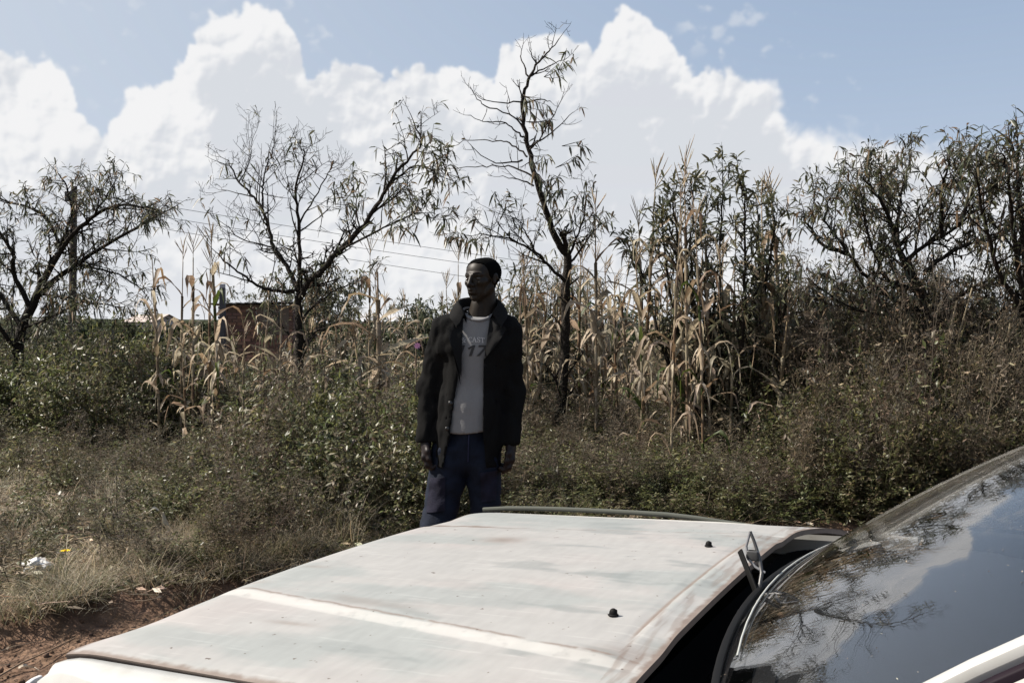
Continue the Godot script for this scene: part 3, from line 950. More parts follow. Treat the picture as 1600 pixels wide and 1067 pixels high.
func make_maize(h: float, leaves: int, green: float, tassel: bool, ears: int, m: Material, ms: Material) -> Node3D:
	var t := Node3D.new()
	metas(t, "dry maize plant", "maize plant")
	var lean := Vector3(rf(-0.07, 0.07), 0, rf(-0.07, 0.07))
	var spine := func(f: float) -> Vector3: return Vector3(lean.x * f * f * h, h * f, lean.z * f * f * h)
	var g := G.new()
	var p := PackedVector3Array()
	var r := PackedFloat32Array()
	var n := 12
	for k in n + 1:
		for e in 2:
			var f := minf((k + (0.0 if e == 0 else 0.08)) / n, 1.0)
			p.append(spine.call(f) + Vector3(0, 0, 0))
			r.append(lerpf(0.0135, 0.0045, f) * (1.18 if e == 0 else 1.0))
	g.tube(p, r, 6, tint(TAN.lerp(Color(0.15, 0.10, 0.06), 0.4), 0.25))
	part("stalk", g, ms, t)
	var az := rf(0, TAU)
	for k in leaves:
		var f := lerpf(0.12, 0.90, (k + rf(0.0, 0.7)) / leaves)
		az += PI + rf(-0.5, 0.5)
		var c: Color = GREEN if rng.randf() < green else [STRAW, STRAW, TAN, RUST][rng.randi() % 4]
		g = G.new()
		var ln := rf(0.42, 0.78) * (1.0 - 0.35 * absf(f - 0.5))
		strip(g, spine.call(f), az, rf(0.5, 1.25), ln, rf(0.035, 0.062), rf(0.12, 0.45), -rf(1.1, 1.5), rf(-1.6, 1.6), tint(c, 0.25))
		# the sheath that wraps the stalk below the leaf
		var q0: Vector3 = spine.call(f - 0.07)
		var q1: Vector3 = spine.call(f)
		g.tube(PackedVector3Array([q0, q1, q1 + Vector3(cos(az), 0.6, sin(az)) * 0.012]), PackedFloat32Array([0.014, 0.016, 0.012]), 6, tint(c, 0.2), false)
		part("leaf", g, m, t)
	for k in ears:
		g = G.new()
		var f := rf(0.42, 0.58)
		var q: Vector3 = spine.call(f)
		var a := rf(0, TAU)
		var out := Vector3(cos(a) * 0.3, 0.95, sin(a) * 0.3).normalized() * (1.0 if rng.randf() < 0.5 else -1.0)
		g.tube(PackedVector3Array([q, q + out * 0.04, q + out * 0.10, q + out * 0.17, q + out * 0.22, q + out * 0.25]), PackedFloat32Array([0.012, 0.026, 0.031, 0.026, 0.014, 0.003]), 8, tint(STRAW, 0.2))
		for j in 5:
			strip(g, q + out * 0.03, a + j * 1.26, 1.2 if out.y > 0 else -0.6, rf(0.18, 0.30), 0.035, 0.7, -0.9, rf(-1, 1), tint(STRAW, 0.3))
		part("ear", g, m, t)
	if tassel:
		g = G.new()
		var q: Vector3 = spine.call(1.0)
		for k in 9:
			var a := rf(0, TAU)
			var sp := 0.0 if k == 0 else rf(0.15, 0.55)
			var d := Vector3(cos(a) * sp, 1.0, sin(a) * sp).normalized()
			var s0 := q + Vector3.UP * (0.02 * k)
			var e := s0 + d * rf(0.14, 0.24) + Vector3(cos(a), 0, sin(a)) * 0.03 * (1 if k else 0)
			g.tube(PackedVector3Array([s0, s0.lerp(e, 0.3), s0.lerp(e, 0.7), e]), PackedFloat32Array([0.002, 0.0042, 0.0042, 0.0012]), 4, tint(TAN, 0.3), false)
		g.tube(PackedVector3Array([spine.call(0.97), q + Vector3.UP * 0.2]), PackedFloat32Array([0.004, 0.0025]), 4, TAN, false)
		part("tassel", g, ms, t)
	return t

func maize() -> void:
	var m := vmat(0.55, 0.95, 0.45)
	var streak := noise_tex(71, 0.03, 256, [[0.0, Color(0.6, 0.56, 0.5)], [0.5, Color(0.95, 0.93, 0.9)], [1.0, Color(1.15, 1.12, 1.05)]])
	m.albedo_texture = streak
	m.uv1_triplanar = true
	m.uv1_scale = Vector3(9, 2, 9)
	var ms := vmat(0.7, 0.0, 0.4)
	ms.albedo_texture = streak
	ms.uv1_triplanar = true
	ms.uv1_scale = Vector3(6, 2, 6)
	var kinds: Array[Node3D] = []
	for k in 8:
		kinds.append(make_maize(2.2, 8 + k % 4, 0.04 if k != 3 else 0.4, k % 3 != 2, 1 + k % 2, m, ms))
	# px, top row, depth, kind, label
	var single := [
		[1075, 250, 8.5, 0, "tallest maize plant, its feathery tassel standing above the bushy upright peach tree", 0.62],
		[1100, 330, 8.0, 3, "partly green maize plant with a pale torn leaf right of the tallest maize", 0.6],
		[1050, 345, 8.1, 4, "dry maize plant with broken tan leaves just left of the tallest maize", 0.6],
		[932, 318, 9.4, 1, "dry maize plant with hooked leaves standing right of the slender bare trunk", 0.9],
		[1215, 480, 8.4, 7, "stout maize plant with long drooping leaves left of the wide right peach tree", 1.2],
		[247, 408, 10.2, 2, "thin dry maize stalk standing leftmost against the sky", 0.8],
		[281, 392, 10.4, 1, "dry maize stalk with a thin spike, second from left against the sky", 0.8],
		[300, 383, 10.2, 0, "dry maize stalk with a feathered tassel left of the steel post", 0.9],
		[325, 402, 9.8, 6, "dry maize stalk with leaves hanging close, just left of the steel post", 0.8],
		[340, 372, 9.6, 3, "tall maize stalk with some green leaves overlapping the steel post", 0.9],
		[408, 470, 9.8, 4, "short dry maize plant with bent leaves before the brick outhouse", 0.9],
		[436, 452, 9.5, 5, "broken brown maize stalk at the right end of the brick outhouse", 0.8],
		[378, 520, 9.0, 7, "low broken maize plant with bright bent leaves below the brick outhouse", 1.0],
		[576, 384, 10.2, 0, "tall maize stalk with a spread tassel under the tip of the long peach limb", 0.7],
		[592, 430, 9.6, 5, "thick maize stalk with a bundled brown husk left of the man", 1.5],
		[603, 428, 10.0, 1, "dry maize stalk with drooping leaves between the thick husked stalk and the man", 0.8],
		[570, 520, 9.3, 7, "squat thick maize plant just left of the thick husked stalk", 1.5],
		[632, 470, 10.6, 6, "low maize stalk with crumpled leaves nearest the man's right elbow", 0.9],
		[650, 520, 9.4, 4, "short curled maize plant beside the man's jacket sleeve", 0.9],
		[716, 398, 11.0, 0, "thin maize plant whose tassel sticks up behind the man's head", 0.7],
		[704, 440, 10.5, 4, "dry maize plant standing close beside the man's collar", 0.8],
		[835, 440, 10.2, 1, "dry maize plant just right of the man's shoulder", 1.0],
		[985, 440, 10.0, 2, "dry maize plant between the slender trunk and the bushy peach tree", 0.9],
		[1240, 470, 8.6, 6, "dry maize plant with a twisted pale leaf under the wide right peach tree", 0.9],
		[1290, 500, 8.2, 5, "brown maize plant with a pale leaf below the wide right peach tree", 0.9],
		[1180, 430, 9.2, 0, "maize plant half hidden in the right side of the bushy peach tree", 0.9],
	]
	for s in single:
		var p := at(s[0], s[1], s[2])
		var h: float = p.y - 0.1
		var o := dup(kinds[s[3]], "maize_plant", s[4])
		o.position = Vector3(p.x, ground_y(p.x, s[2]) - 0.02, -s[2])
		var k := h / (2.38 if s[3] % 3 != 2 else 2.2)
		o.scale = Vector3(s[5], k, s[5]) if s[5] > 1.0 else Vector3(k * s[5] + 0.15, k, k * s[5] + 0.15)
		o.rotation.y = rf(0, TAU)
	# the standing crop behind the man and behind the hedge
	var crop := "dry maize plant standing in the crop behind the slender bare trunk"
	for k in 64:
		var px := rf(785, 1010) if k < 44 else rf(1000, 1280)
		var dd := rf(9.4, 14.0)
		var p := at(px, rf(405, 475), dd)
		one_maize(kinds, p, dd, crop, "maize crop behind the man")
	for k in 14:
		var dd := rf(8.5, 9.5)
		var p := at(rf(990, 1240), rf(290, 440), dd)
		one_maize(kinds, p, dd, "tall dry maize plant standing among the stems of the bushy upright peach tree", "maize among the bushy upright peach tree")
	for k in 30:
		var dd := rf(10.0, 17.0)
		var p := at(rf(480, 720), rf(470, 520), dd)
		one_maize(kinds, p, dd, "dry maize plant standing in the low crop left of the man", "maize crop left of the man")
	for k in 18:
		var dd := rf(9.2, 14.0)
		var p := at(rf(270, 470), rf(520, 575), dd)
		one_maize(kinds, p, dd, "broken dry maize plant in the weeds below the brick outhouse", "broken maize below the outhouse")
	for k in kinds: k.free()

func one_maize(kinds: Array[Node3D], p: Vector3, dd: float, label: String, group: String) -> void:
	var o := dup(kinds[rng.randi() % kinds.size()], "maize_plant", label, group)
	o.position = Vector3(p.x, ground_y(p.x, dd) - 0.02, -dd)
	var k := maxf(p.y - 0.1, 0.4) / 2.3
	o.scale = Vector3(lerpf(k, 1.0, 0.6), k, lerpf(k, 1.0, 0.6))
	o.rotation = Vector3(rf(-0.08, 0.08), rf(0, TAU), rf(-0.08, 0.08))

# ------------------------------------------------------------------ undergrowth
func oval(g: G, p: Vector3, dir: Vector3, up: Vector3, ln: float, w: float, col: Color) -> void:
	var side := dir.cross(up)
	if side.length_squared() < 1e-6: side = Vector3.RIGHT
	side = side.normalized()
	var nn := side.cross(dir).normalized()
	var n1 := (nn + side * 0.3).normalized()
	var n2 := (nn - side * 0.3).normalized()
	var s := g.v.size()
	var mid := p + dir * ln * 0.45 - nn * ln * 0.06
	g.v.append(p); g.v.append(mid + side * w * 0.5 + nn * w * 0.15); g.v.append(mid - side * w * 0.5 + nn * w * 0.15); g.v.append(p + dir * ln - nn * ln * 0.12); g.v.append(mid)
	g.n.append(nn); g.n.append(n1); g.n.append(n2); g.n.append(nn); g.n.append(nn)
	for k in 5:
		g.c.append(col); g.u.append(Vector2.ZERO)
	for k in [0, 4, 1, 1, 4, 3, 0, 2, 4, 4, 2, 3]: g.i.append(s + k)

# a leafy herb about one metre tall
func herb(stems: int, h: float, ll: float, lw: float, cols: Array, spread: float, dens: float) -> G:
	var g := G.new()
	for k in stems:
		var a := rf(0, TAU)
		var r := rf(0.0, 0.22) * spread
		var p := Vector3(cos(a) * r, 0, sin(a) * r)
		var d := Vector3(cos(a) * rf(0.05, 0.45) * spread, 1, sin(a) * rf(0.05, 0.45) * spread).normalized()
		var hh := h * rf(0.6, 1.0)
		var pts := PackedVector3Array([p])
		var rad := PackedFloat32Array([0.005])
		var q := p
		for j in 7:
			d = (d + rdir() * 0.13).normalized()
			q += d * hh / 7
			pts.append(q); rad.append(lerpf(0.005, 0.0015, (j + 1) / 7.0))
		g.tube(pts, rad, 3, tint(Color(0.085, 0.065, 0.04), 0.3), false)
		for j in range(1, 8):
			for e in 3:
				var out := (rdir() + d * 0.4 + Vector3.UP * 0.1).normalized()
				var ln := rf(0.08, 0.26) * (1.15 - j / 9.0)
				var tip := pts[j] + out * ln + Vector3.UP * 0.03
				g.tube(PackedVector3Array([pts[j], pts[j].lerp(tip, 0.5) + rdir() * 0.012, tip]), PackedFloat32Array([0.0022, 0.0018, 0.001]), 3, Color(0.08, 0.065, 0.035), false)
				for w in int(dens * ln / 0.02):
					var f := rf(0.1, 1.0)
					var ld := (out * 0.5 + rdir()).normalized()
					oval(g, pts[j].lerp(tip, f), ld, (Vector3.UP + rdir() * 0.8).normalized(), ll * rf(0.5, 1.2), lw * rf(0.6, 1.2), tint(cols[rng.randi() % cols.size()], 0.35))
	return g

# a dead branching weed: brown thin stems that end in seed heads
func dead_weed(stems: int, h: float, cols: Array, heads: float, leafy := 0.0) -> G:
	var g := G.new()
	for k in stems:
		var a := rf(0, TAU)
		var p := Vector3(rf(-0.12, 0.12), 0, rf(-0.12, 0.12))
		var d := Vector3(cos(a) * rf(0.0, 0.35), 1, sin(a) * rf(0.0, 0.35)).normalized()
		var hh := h * rf(0.65, 1.0)
		var c := tint(cols[rng.randi() % cols.size()], 0.3)
		var pts := PackedVector3Array([p])
		var rad := PackedFloat32Array([0.0045])
		var q := p
		for j in 8:
			d = (d + rdir() * 0.10).normalized()
			q += d * hh / 8
			pts.append(q); rad.append(lerpf(0.0045, 0.0012, (j + 1) / 8.0))
		g.tube(pts, rad, 3, c, false)
		for j in range(2, 9):
			for e in 3:
				var out := (d * 0.8 + rdir() * 0.8).normalized()
				var ln := rf(0.10, 0.30) * (1.2 - j / 12.0)
				var m := pts[j] + out * ln * 0.5 + rdir() * 0.01
				var tip := pts[j] + out * ln + Vector3.UP * 0.05
				g.tube(PackedVector3Array([pts[j], m, tip]), PackedFloat32Array([0.0018, 0.0014, 0.0009]), 3, c, false)
				for w in 4:
					var f := rf(0.3, 1.0)
					var b := pts[j].lerp(tip, f)
					var e2 := b + (out * 0.7 + rdir()).normalized() * rf(0.03, 0.10)
					g.tube(PackedVector3Array([b, e2]), PackedFloat32Array([0.001, 0.0007]), 3, c, false)
					if rng.randf() < heads:
						var cc := tint(c.lerp(Color(0.20, 0.15, 0.10), 0.5), 0.35)
						for y in 3: oval(g, e2, rdir(), rdir(), rf(0.010, 0.022), 0.008, cc)
					if rng.randf() < leafy:
						oval(g, b, (rdir() + Vector3.DOWN * 0.4).normalized(), rdir(), rf(0.03, 0.07), rf(0.010, 0.022), tint(cols[rng.randi() % cols.size()], 0.4))
	return g

func tuft(blades: int, h: float, lay: float, w: float, cols: Array) -> G:
	var g := G.new()
	for k in blades:
		var a := rf(0, TAU)
		var d := Vector3(cos(a), 0, sin(a))
		var p := Vector3(rf(-0.09, 0.09), 0, rf(-0.09, 0.09))
		var ang := rf(0.9, 1.5) - lay * rf(0.2, 1.0)
		var hh := h * rf(0.4, 1.0)
		var bend := rf(0.08, 0.34) + lay * 0.15
		var side := Vector3(-d.z, 0, d.x)
		var c := tint(cols[rng.randi() % cols.size()], 0.3)
		var n := 5
		var s := g.v.size()
		var q := p
		for j in n + 1:
			var ww := w * (1.0 - float(j) / (n + 0.4))
			var up := Vector3.UP * cos(ang) - d * sin(ang)
			g.vert(q - side * ww, (up + side * 0.4).normalized(), c)
			g.vert(q + side * ww, (up - side * 0.4).normalized(), c)
			q += (d * cos(ang) + Vector3.UP * sin(ang)) * hh / n
			ang -= bend
			d = (d + side * rf(-0.12, 0.12)).normalized()
			side = Vector3(-d.z, 0, d.x)
			if q.y < 0.01: q.y = rf(0.01, 0.03)
		for j in n:
			g.tri(s + j * 2, s + j * 2 + 2, s + j * 2 + 1); g.tri(s + j * 2 + 1, s + j * 2 + 2, s + j * 2 + 3)
	return g

func rosette(n: int, r: float, cols: Array) -> G:
	var g := G.new()
	for k in n:
		var a := rf(0, TAU)
		var el := rf(0.1, 1.0)
		var d := Vector3(cos(a) * cos(el), sin(el), sin(a) * cos(el))
		var p := Vector3(rf(-0.5, 0.5) * r, rf(0.0, 0.12), rf(-0.5, 0.5) * r)
		oval(g, p, d, (Vector3.UP + rdir() * 0.5).normalized(), rf(0.04, 0.11), rf(0.02, 0.045), tint(cols[rng.randi() % cols.size()], 0.35))
	return g

func litter(n: int, cols: Array) -> G:
	var g := G.new()
	for k in n:
		var p := Vector3(rf(-0.3, 0.3), rf(0.003, 0.03), rf(-0.3, 0.3))
		var a := rf(0, TAU)
		var d := Vector3(cos(a), rf(-0.05, 0.25), sin(a)).normalized()
		if rng.randf() < 0.45:
			g.tube(PackedVector3Array([p, p + d * 0.07 + rdir() * 0.01, p + d * rf(0.12, 0.26)]), PackedFloat32Array([0.0022, 0.002, 0.001]), 3, tint(cols[rng.randi() % cols.size()], 0.35), false)
		else:
			oval(g, p, d, (Vector3.UP + rdir() * 0.7).normalized(), rf(0.03, 0.10), rf(0.008, 0.03), tint(cols[rng.randi() % cols.size()], 0.35))
	return g

# list of instances of one plant in a region given by a rule (x, depth) -> chance, with its height
func sow(list: Array, count: int, x0: float, x1: float, d0: float, d1: float, rule: Callable, k0: float, k1: float, lean := 0.12) -> void:
	var made := 0
	var tries := 0
	while made < count and tries < count * 30:
		tries += 1
		var d := rf(d0, d1)
		var x := rf(x0, x1)
		var h: float = rule.call(x, d)
		if h <= 0.0: continue
		if d < verge(x) - 0.05: continue
		made += 1
		var k := h * rf(k0, k1)
		var b := Basis.from_euler(Vector3(rf(-lean, lean), rf(0, TAU), rf(-lean, lean))).scaled(Vector3(lerpf(k, 1.0, 0.5), k, lerpf(k, 1.0, 0.5)))
		var v := rf(0.75, 1.2)
		list.append([Transform3D(b, Vector3(x, ground_y(x, d) - 0.01, -d)), Color(v * rf(0.94, 1.06), v, v * rf(0.94, 1.06))])

func undergrowth() -> void:
	var m := vmat(0.42, 0.9, 0.5)
	var md := vmat(0.55, 0.8, 0.4)
	var G1 := Color(0.074, 0.085, 0.034)
	var G2 := Color(0.115, 0.122, 0.050)
	var G3 := Color(0.190, 0.185, 0.100)
	var B1 := Color(0.135, 0.110, 0.078)
	var B2 := Color(0.22, 0.182, 0.132)
	var B3 := Color(0.07, 0.058, 0.044)
	var S1 := Color(0.50, 0.430, 0.315)
	var S2 := Color(0.27, 0.215, 0.145)
	var S3 := Color(0.15, 0.138, 0.075)

	# heights of the growth, in metres, from the photograph
	var left_mass := func(x: float, d: float) -> float:
		if d < 10.1 + 0.25 * sin(x * 3.0) or x > -1.9: return 0.0
		return (1.0 + 0.12 * sin(x * 2.3 + d)) * lerpf(1.0, 0.66, sstep(-0.315, -0.285, x / d))
	var mid_mass := func(x: float, d: float) -> float:
		# the bush between the cut grass and the man
		if x > -0.45 or d < verge(x) + 0.12: return 0.0
		var left := along([[5.0, -1.75], [6.0, -2.1], [7.0, -2.5], [8.5, -2.7], [10.0, -2.9], [12.0, -4.0]], d)
		if x < left: return 0.0
		var h := along([[5.2, 0.42], [6.0, 0.66], [7.0, 0.85], [8.0, 0.90], [9.5, 0.80], [12.0, 0.70]], d)
		return h * lerpf(0.55, 1.0, sstep(0.0, 1.0, x - left))
	var under_trees := func(x: float, d: float) -> float:
		if x < -0.5 or d < verge(x) + 0.1: return 0.0
		var s := d - verge(x)
		var right := sstep(2.0, 3.0, x)
		return lerpf(along([[0.0, 0.22], [0.8, 0.36], [2.5, 0.38], [3.6, 0.5]], s), along([[0.0, 0.35], [0.6, 0.7], [1.2, 0.95], [3.0, 1.1]], s), right)
	var right_mass := func(x: float, d: float) -> float:
		if x < 2.1 or d < verge(x) + 0.1: return 0.0
		return along([[0.0, 0.6], [0.4, 1.0], [1.0, 1.25], [2.0, 1.4]], d - verge(x)) * lerpf(0.75, 1.0, sstep(2.1, 3.2, x))
	var behind := func(x: float, d: float) -> float: return lerpf(lerpf(0.55, 0.36, sstep(-1.5, -0.5, x)), 0.80, sstep(2.2, 3.6, x)) * lerpf(1.0, 1.25, sstep(12.0, 20.0, d))
	var cut := func(x: float, d: float) -> float:
		var left := along([[5.0, -1.75], [6.0, -2.0], [7.0, -2.4], [8.5, -2.6], [10.4, -2.8]], d)
		return 1.0 if x < left and d > verge(x) + 0.15 and d < 10.6 else 0.0
	var edge := func(x: float, d: float) -> float:
		var s := d - verge(x)
		return 1.0 if s > 0.0 and s < 1.0 else 0.0

	# green herbs
	var herbs: Array[G] = [herb(5, 1.15, 0.060, 0.028, [G1, G2, G2], 1.0, 1.2), herb(6, 1.0, 0.045, 0.022, [G1, G2, G3], 1.2, 1.3), herb(4, 1.2, 0.075, 0.026, [G2, G3, B1], 0.9, 0.9), herb(7, 0.85, 0.04, 0.02, [G1, G2, G3, B2], 1.3, 1.2)]
	for k in 4:
		var l := []
		sow(l, 95, -7.5, -1.6, 10.0, 15.0, left_mass, 0.85, 1.2)
		sow(l, 40, -3.2, -0.4, 5.2, 12.0, mid_mass, 0.75, 1.15)
		sow(l, 26, -6.5, -1.7, 4.7, 10.4, cut, 0.16, 0.42)
		sow(l, 170, -0.4, 5.5, 6.7, 11.0, under_trees, 0.7, 1.25)
		sow(l, 60, 1.6, 6.2, 6.9, 10.5, right_mass, 0.7, 1.05, 0.2)
		sow(l, 90, -8.0, 9.0, 11.0, 24.0, behind, 0.7, 1.2)
		copies("weeds", herbs[k].mesh(), m, l)
	# dead weeds
	var dead: Array[G] = [dead_weed(5, 1.25, [B1, B2, B3], 0.7, 0.25), dead_weed(6, 1.1, [B1, B3], 0.8, 0.4), dead_weed(4, 1.5, [B2, S2], 0.6, 0.1), dead_weed(7, 1.0, [B3, B1, G2], 0.7, 0.5)]
	for k in 4:
		var l := []
		sow(l, 55, 2.0, 6.2, 6.9, 10.5, right_mass, 0.8, 1.2, 0.2)
		sow(l, 18, -3.2, -0.4, 5.4, 12.0, mid_mass, 0.7, 1.1, 0.2)
		sow(l, 18, -6.5, -1.7, 4.7, 10.4, cut, 0.25, 0.5)
		sow(l, 40, -0.4, 3.0, 7.0, 10.5, under_trees, 0.8, 1.5, 0.2)
		sow(l, 9, -7.5, -2.0, 10.2, 15.0, left_mass, 0.9, 1.2, 0.15)
		sow(l, 60, -8.0, 9.0, 11.0, 26.0, behind, 0.7, 1.1, 0.15)
		copies("dry_weeds", dead[k].mesh(), md, l)
	# grass
	var grass: Array[G] = [tuft(50, 0.40, 0.35, 0.0022, [S1, S2, S3]), tuft(46, 0.36, 0.7, 0.0024, [S1, S1, S2]), tuft(60, 0.50, 0.2, 0.0020, [S2, S3, B2]), tuft(40, 0.34, 1.25, 0.0026, [S1, S1, S2]), tuft(40, 0.24, 0.4, 0.003, [G3, G2, S3])]
	for k in 5:
		var l := []
		sow(l, [95, 170, 80, 760, 80][k], -7.0, -1.6, 4.2, 10.6, cut, 0.55, 1.15, 0.25)
		sow(l, 120, -3.0, -0.4, 5.2, 9.5, mid_mass, 0.9, 1.9, 0.2)
		sow(l, 60, -2.5, -0.4, 4.6, 7.5, edge, 0.45, 0.9, 0.25)
		sow(l, 60, -0.4, 6.0, 6.4, 9.0, edge, 0.35, 0.8, 0.25)
		sow(l, 60, 1.8, 6.0, 7.6, 10.0, right_mass, 1.2, 2.6, 0.2)
		sow(l, 120, -8.0, 9.0, 11.0, 30.0, behind, 1.2, 2.6, 0.2)
		copies("grass", grass[k].mesh(), md, l)
	var ros: Array[G] = [rosette(60, 0.4, [G1, G2, G3]), rosette(45, 0.35, [G2, G3, B2])]
	for k in 2:
		var l := []
		sow(l, 45, -6.5, -1.6, 4.6, 10.4, cut, 0.35, 0.7)
		sow(l, 420, -0.5, 3.6, 6.7, 9.6, under_trees, 1.0, 2.2)
		sow(l, 60, -2.6, -0.5, 5.4, 8.0, mid_mass, 0.8, 1.6)
		copies("ground_cover", ros[k].mesh(), m, l)
	var lit: Array[G] = [litter(40, [S1, S2, B1, B2]), litter(40, [B1, B2, B3, S2])]
	for k in 2:
		var l := []
		for j in 700:
			var x := rf(-7.0, 6.0)
			var d := rf(3.4, 11.0)
			if d < verge(x) - (0.5 if rng.randf() < 0.2 else 0.1): continue
			l.append([Transform3D(Basis(Vector3.UP, rf(0, TAU)), Vector3(x, ground_y(x, d), -d)), tint(Color(1, 1, 1), 0.25)])
		copies("leaf_litter", lit[k].mesh(), md, l)

# ------------------------------------------------------------------ the car
# car axes: x to its right (the far side), y up, z to its rear; z = 0 at the rear corners of the bonnet
func hood_edge_x(z: float) -> float: return lerpf(0.740, 0.713, clampf(-z / 1.06, 0, 1))

func hood_y(x: float, z: float) -> float:
	var y := 0.944 + 0.0408 * z
	var ax := absf(x)
	y += 0.020 * (1.0 - pow(ax / 0.73, 2.0))
	var xc := 0.5 + (z + 0.12) * 0.172
	y += 0.0085 * (1.0 - sstep(xc, xc + 0.030, ax)) * sstep(-1.09, -0.98, z) * sstep(-0.12, -0.20, z)
	# the front rolls down, the rear kicks up behind a shallow groove
	var fr := z - hood_front(x)
	y -= (0.026 - 0.018 * sstep(0.5, 0.71, ax)) * pow(1.0 - clampf(fr / 0.10, 0, 1), 2.2)
	var gz := -0.178 + 0.02 * pow(ax / 0.6, 4.0)
	y += (0.0065 * sstep(gz - 0.006, gz + 0.010, z) - 0.004 * exp(-pow((z - gz) / 0.006, 2.0))) * (1.0 - sstep(0.36, 0.46, ax))
	y -= 0.012 * pow(clampf((ax - 0.69) / 0.05, 0, 1), 2.0)
	return y

func hood_front(x: float) -> float: return -1.105 + 0.030 * pow(absf(x) / 0.71, 2.4)
func hood_rear(x: float) -> float: return -0.112 + 0.112 * pow(clampf((absf(x) - 0.5) / 0.24, 0.0, 1.0), 4.0)

func paint_picture() -> Image:
	# old paint: chalky white with rubbed grey-green and pink patches, rust along the folds
	var w := 896
	var h := 704
	var a := noise(81, 1.6, 5)
	var b := noise(82, 5.0, 4)
	var f := noise(83, 40.0, 3)
	var e := noise(84, 14.0, 4)
	var im := Image.create(w, h, false, Image.FORMAT_RGB8)
	for r in h:
		var z := lerpf(-1.12, 0.02, (r + 0.5) / h)
		for q in w:
			var x := lerpf(-0.76, 0.76, (q + 0.5) / w)
			var ax := absf(x)
			var c := Color(0.272, 0.268, 0.258)
			var pink := sstep(-0.15, 0.45, a.get_noise_2d(x * 1.0 + 9.0, z * 0.8))
			c = c.lerp(Color(0.283, 0.264, 0.253), pink * 0.8)
			var grey := sstep(-0.05, 0.35, a.get_noise_2d(x * 1.6 + 30.0, z * 0.9 + 4.0) + 0.25 * b.get_noise_2d(x * 2.0, z * 0.7))
			c = c.lerp(Color(0.215, 0.231, 0.224), grey * 0.75)
			var blot := sstep(0.18, 0.50, b.get_noise_2d(x * 1.3 + 3.0, z * 0.55 + 7.0)) * sstep(-0.85, -0.4, z)
			c = c.lerp(Color(0.140, 0.156, 0.152), blot * 0.55)
			var rubbed := f.get_noise_2d(x * 0.25, z)
			c = c * (1.0 + 0.12 * sstep(0.35, 0.6, f.get_noise_2d(x * 1.3 + 9.0, z * 0.10)))
			c = c * (1.0 + 0.07 * rubbed + 0.06 * e.get_noise_2d(x, z * 0.4))
			# rust: above the near fold, in the rear groove, along the rear and front edges
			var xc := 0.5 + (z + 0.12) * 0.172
			var wig := 0.004 * b.get_noise_2d(z * 4.0, x)
			var rust := 0.85 * exp(-pow((ax - xc + 0.003 + wig) / 0.0038, 2.0)) * sstep(-0.25, 0.2, e.get_noise_2d(z * 0.9, x) + 0.15)
			c = c.lerp(Color(0.36, 0.355, 0.34), 0.6 * sstep(xc + 0.001, xc + 0.006, ax) * (1.0 - sstep(xc + 0.026, xc + 0.032, ax)) * sstep(-0.5, 0.1, e.get_noise_2d(x * 2.0, z * 1.2) + 0.2))  # pale worn bevel beside each fold, with its sunlit highlight painted in
			rust += 0.45 * sstep(0.0, 0.6, b.get_noise_2d(x * 1.1 + 70.0, z * 0.5)) * exp(-pow((ax - xc + 0.03) / 0.04, 2.0))
			var gz := -0.178 + 0.02 * pow(ax / 0.6, 4.0)
			rust += 0.95 * exp(-pow((z - gz) / 0.0042, 2.0)) * (1.0 - sstep(0.36, 0.44, ax))
			if z > gz: rust += 0.5 * sstep(0.05, 0.55, e.get_noise_2d(x * 0.35 + 5.0, z * 3.5) + 0.15)
			var edge := minf(hood_edge_x(z) - ax, minf(z - hood_front(x), hood_rear(x) - z))
			rust += 1.0 * (1.0 - sstep(0.003, 0.016, edge + 0.006 * e.get_noise_2d(x * 2.0, z * 2.0)))
			# the big bare patch near the far front corner, and scratches
			var px := x - 0.40 - 0.015 * b.get_noise_2d(z * 3.0, 5.0) - 0.05 * sin((z + 0.9) * 9.0) * 0.3
			var pr := exp(-pow(px / 0.028, 4.0)) * sstep(-1.07, -1.03, z) * (1.0 - sstep(-0.90, -0.83, z))
			rust += 2.2 * pr * sstep(-0.55, 0.0, e.get_noise_2d(x * 3.0, z) + 0.25)
			var pr2 := exp(-pow((x - 0.22) / 0.04, 2.0) - pow((z + 0.72) / 0.05, 2.0))
			rust += 0.7 * pr2
			rust += 0.5 * exp(-pow((x + 0.49) / 0.010, 2.0) - pow((z + 0.78) / 0.05, 2.0)) + 0.4 * exp(-pow((x + 0.16) / 0.012, 2.0) - pow((z + 0.98) / 0.04, 2.0)) + 0.4 * exp(-pow((x + 0.3) / 0.012, 2.0) - pow((z + 1.02) / 0.03, 2.0))
			c = c.lerp(Color(0.105, 0.074, 0.057).lerp(Color(0.165, 0.122, 0.095), 0.5 + 0.5 * e.get_noise_2d(x * 2.0, z * 2.0)), clampf(rust, 0, 1) * 0.85)
			# chips down to dark metal
			if e.get_noise_2d(x * 2.2 + 50.0, z * 2.2) > 0.66: c = Color(0.07, 0.05, 0.04)
			im.set_pixel(q, r, c.linear_to_srgb())
	return im

func side_x(y: float, z: float) -> float:
	var x := 0.838 - 0.085 * pow(clampf((y - 0.70) / 0.22, 0, 1), 2.4) - 0.06 * pow(clampf((0.42 - y) / 0.25, 0, 1), 2.0)
	x -= 0.055 * pow(clampf((-0.75 - z) / 0.38, 0, 1), 2.0)
	x -= 0.05 * pow(clampf((z - 2.6) / 0.6, 0, 1), 2.0)
	x += 0.050 * pow(clampf((y - 0.70) / 0.22, 0, 1), 2.4) * sstep(-0.05, 0.2, z)
	x += 0.006 * exp(-pow((y - 0.62) / 0.015, 2.0))
	return x

func side_bottom(z: float) -> float:
	var b := 0.24
	for w: float in [-0.52, 2.0]:
		var t := 0.37 * 0.37 - (z - w) * (z - w)
		if t > 0.0: b = maxf(b, 0.30 + sqrt(t))
	return minf(b, 0.70)

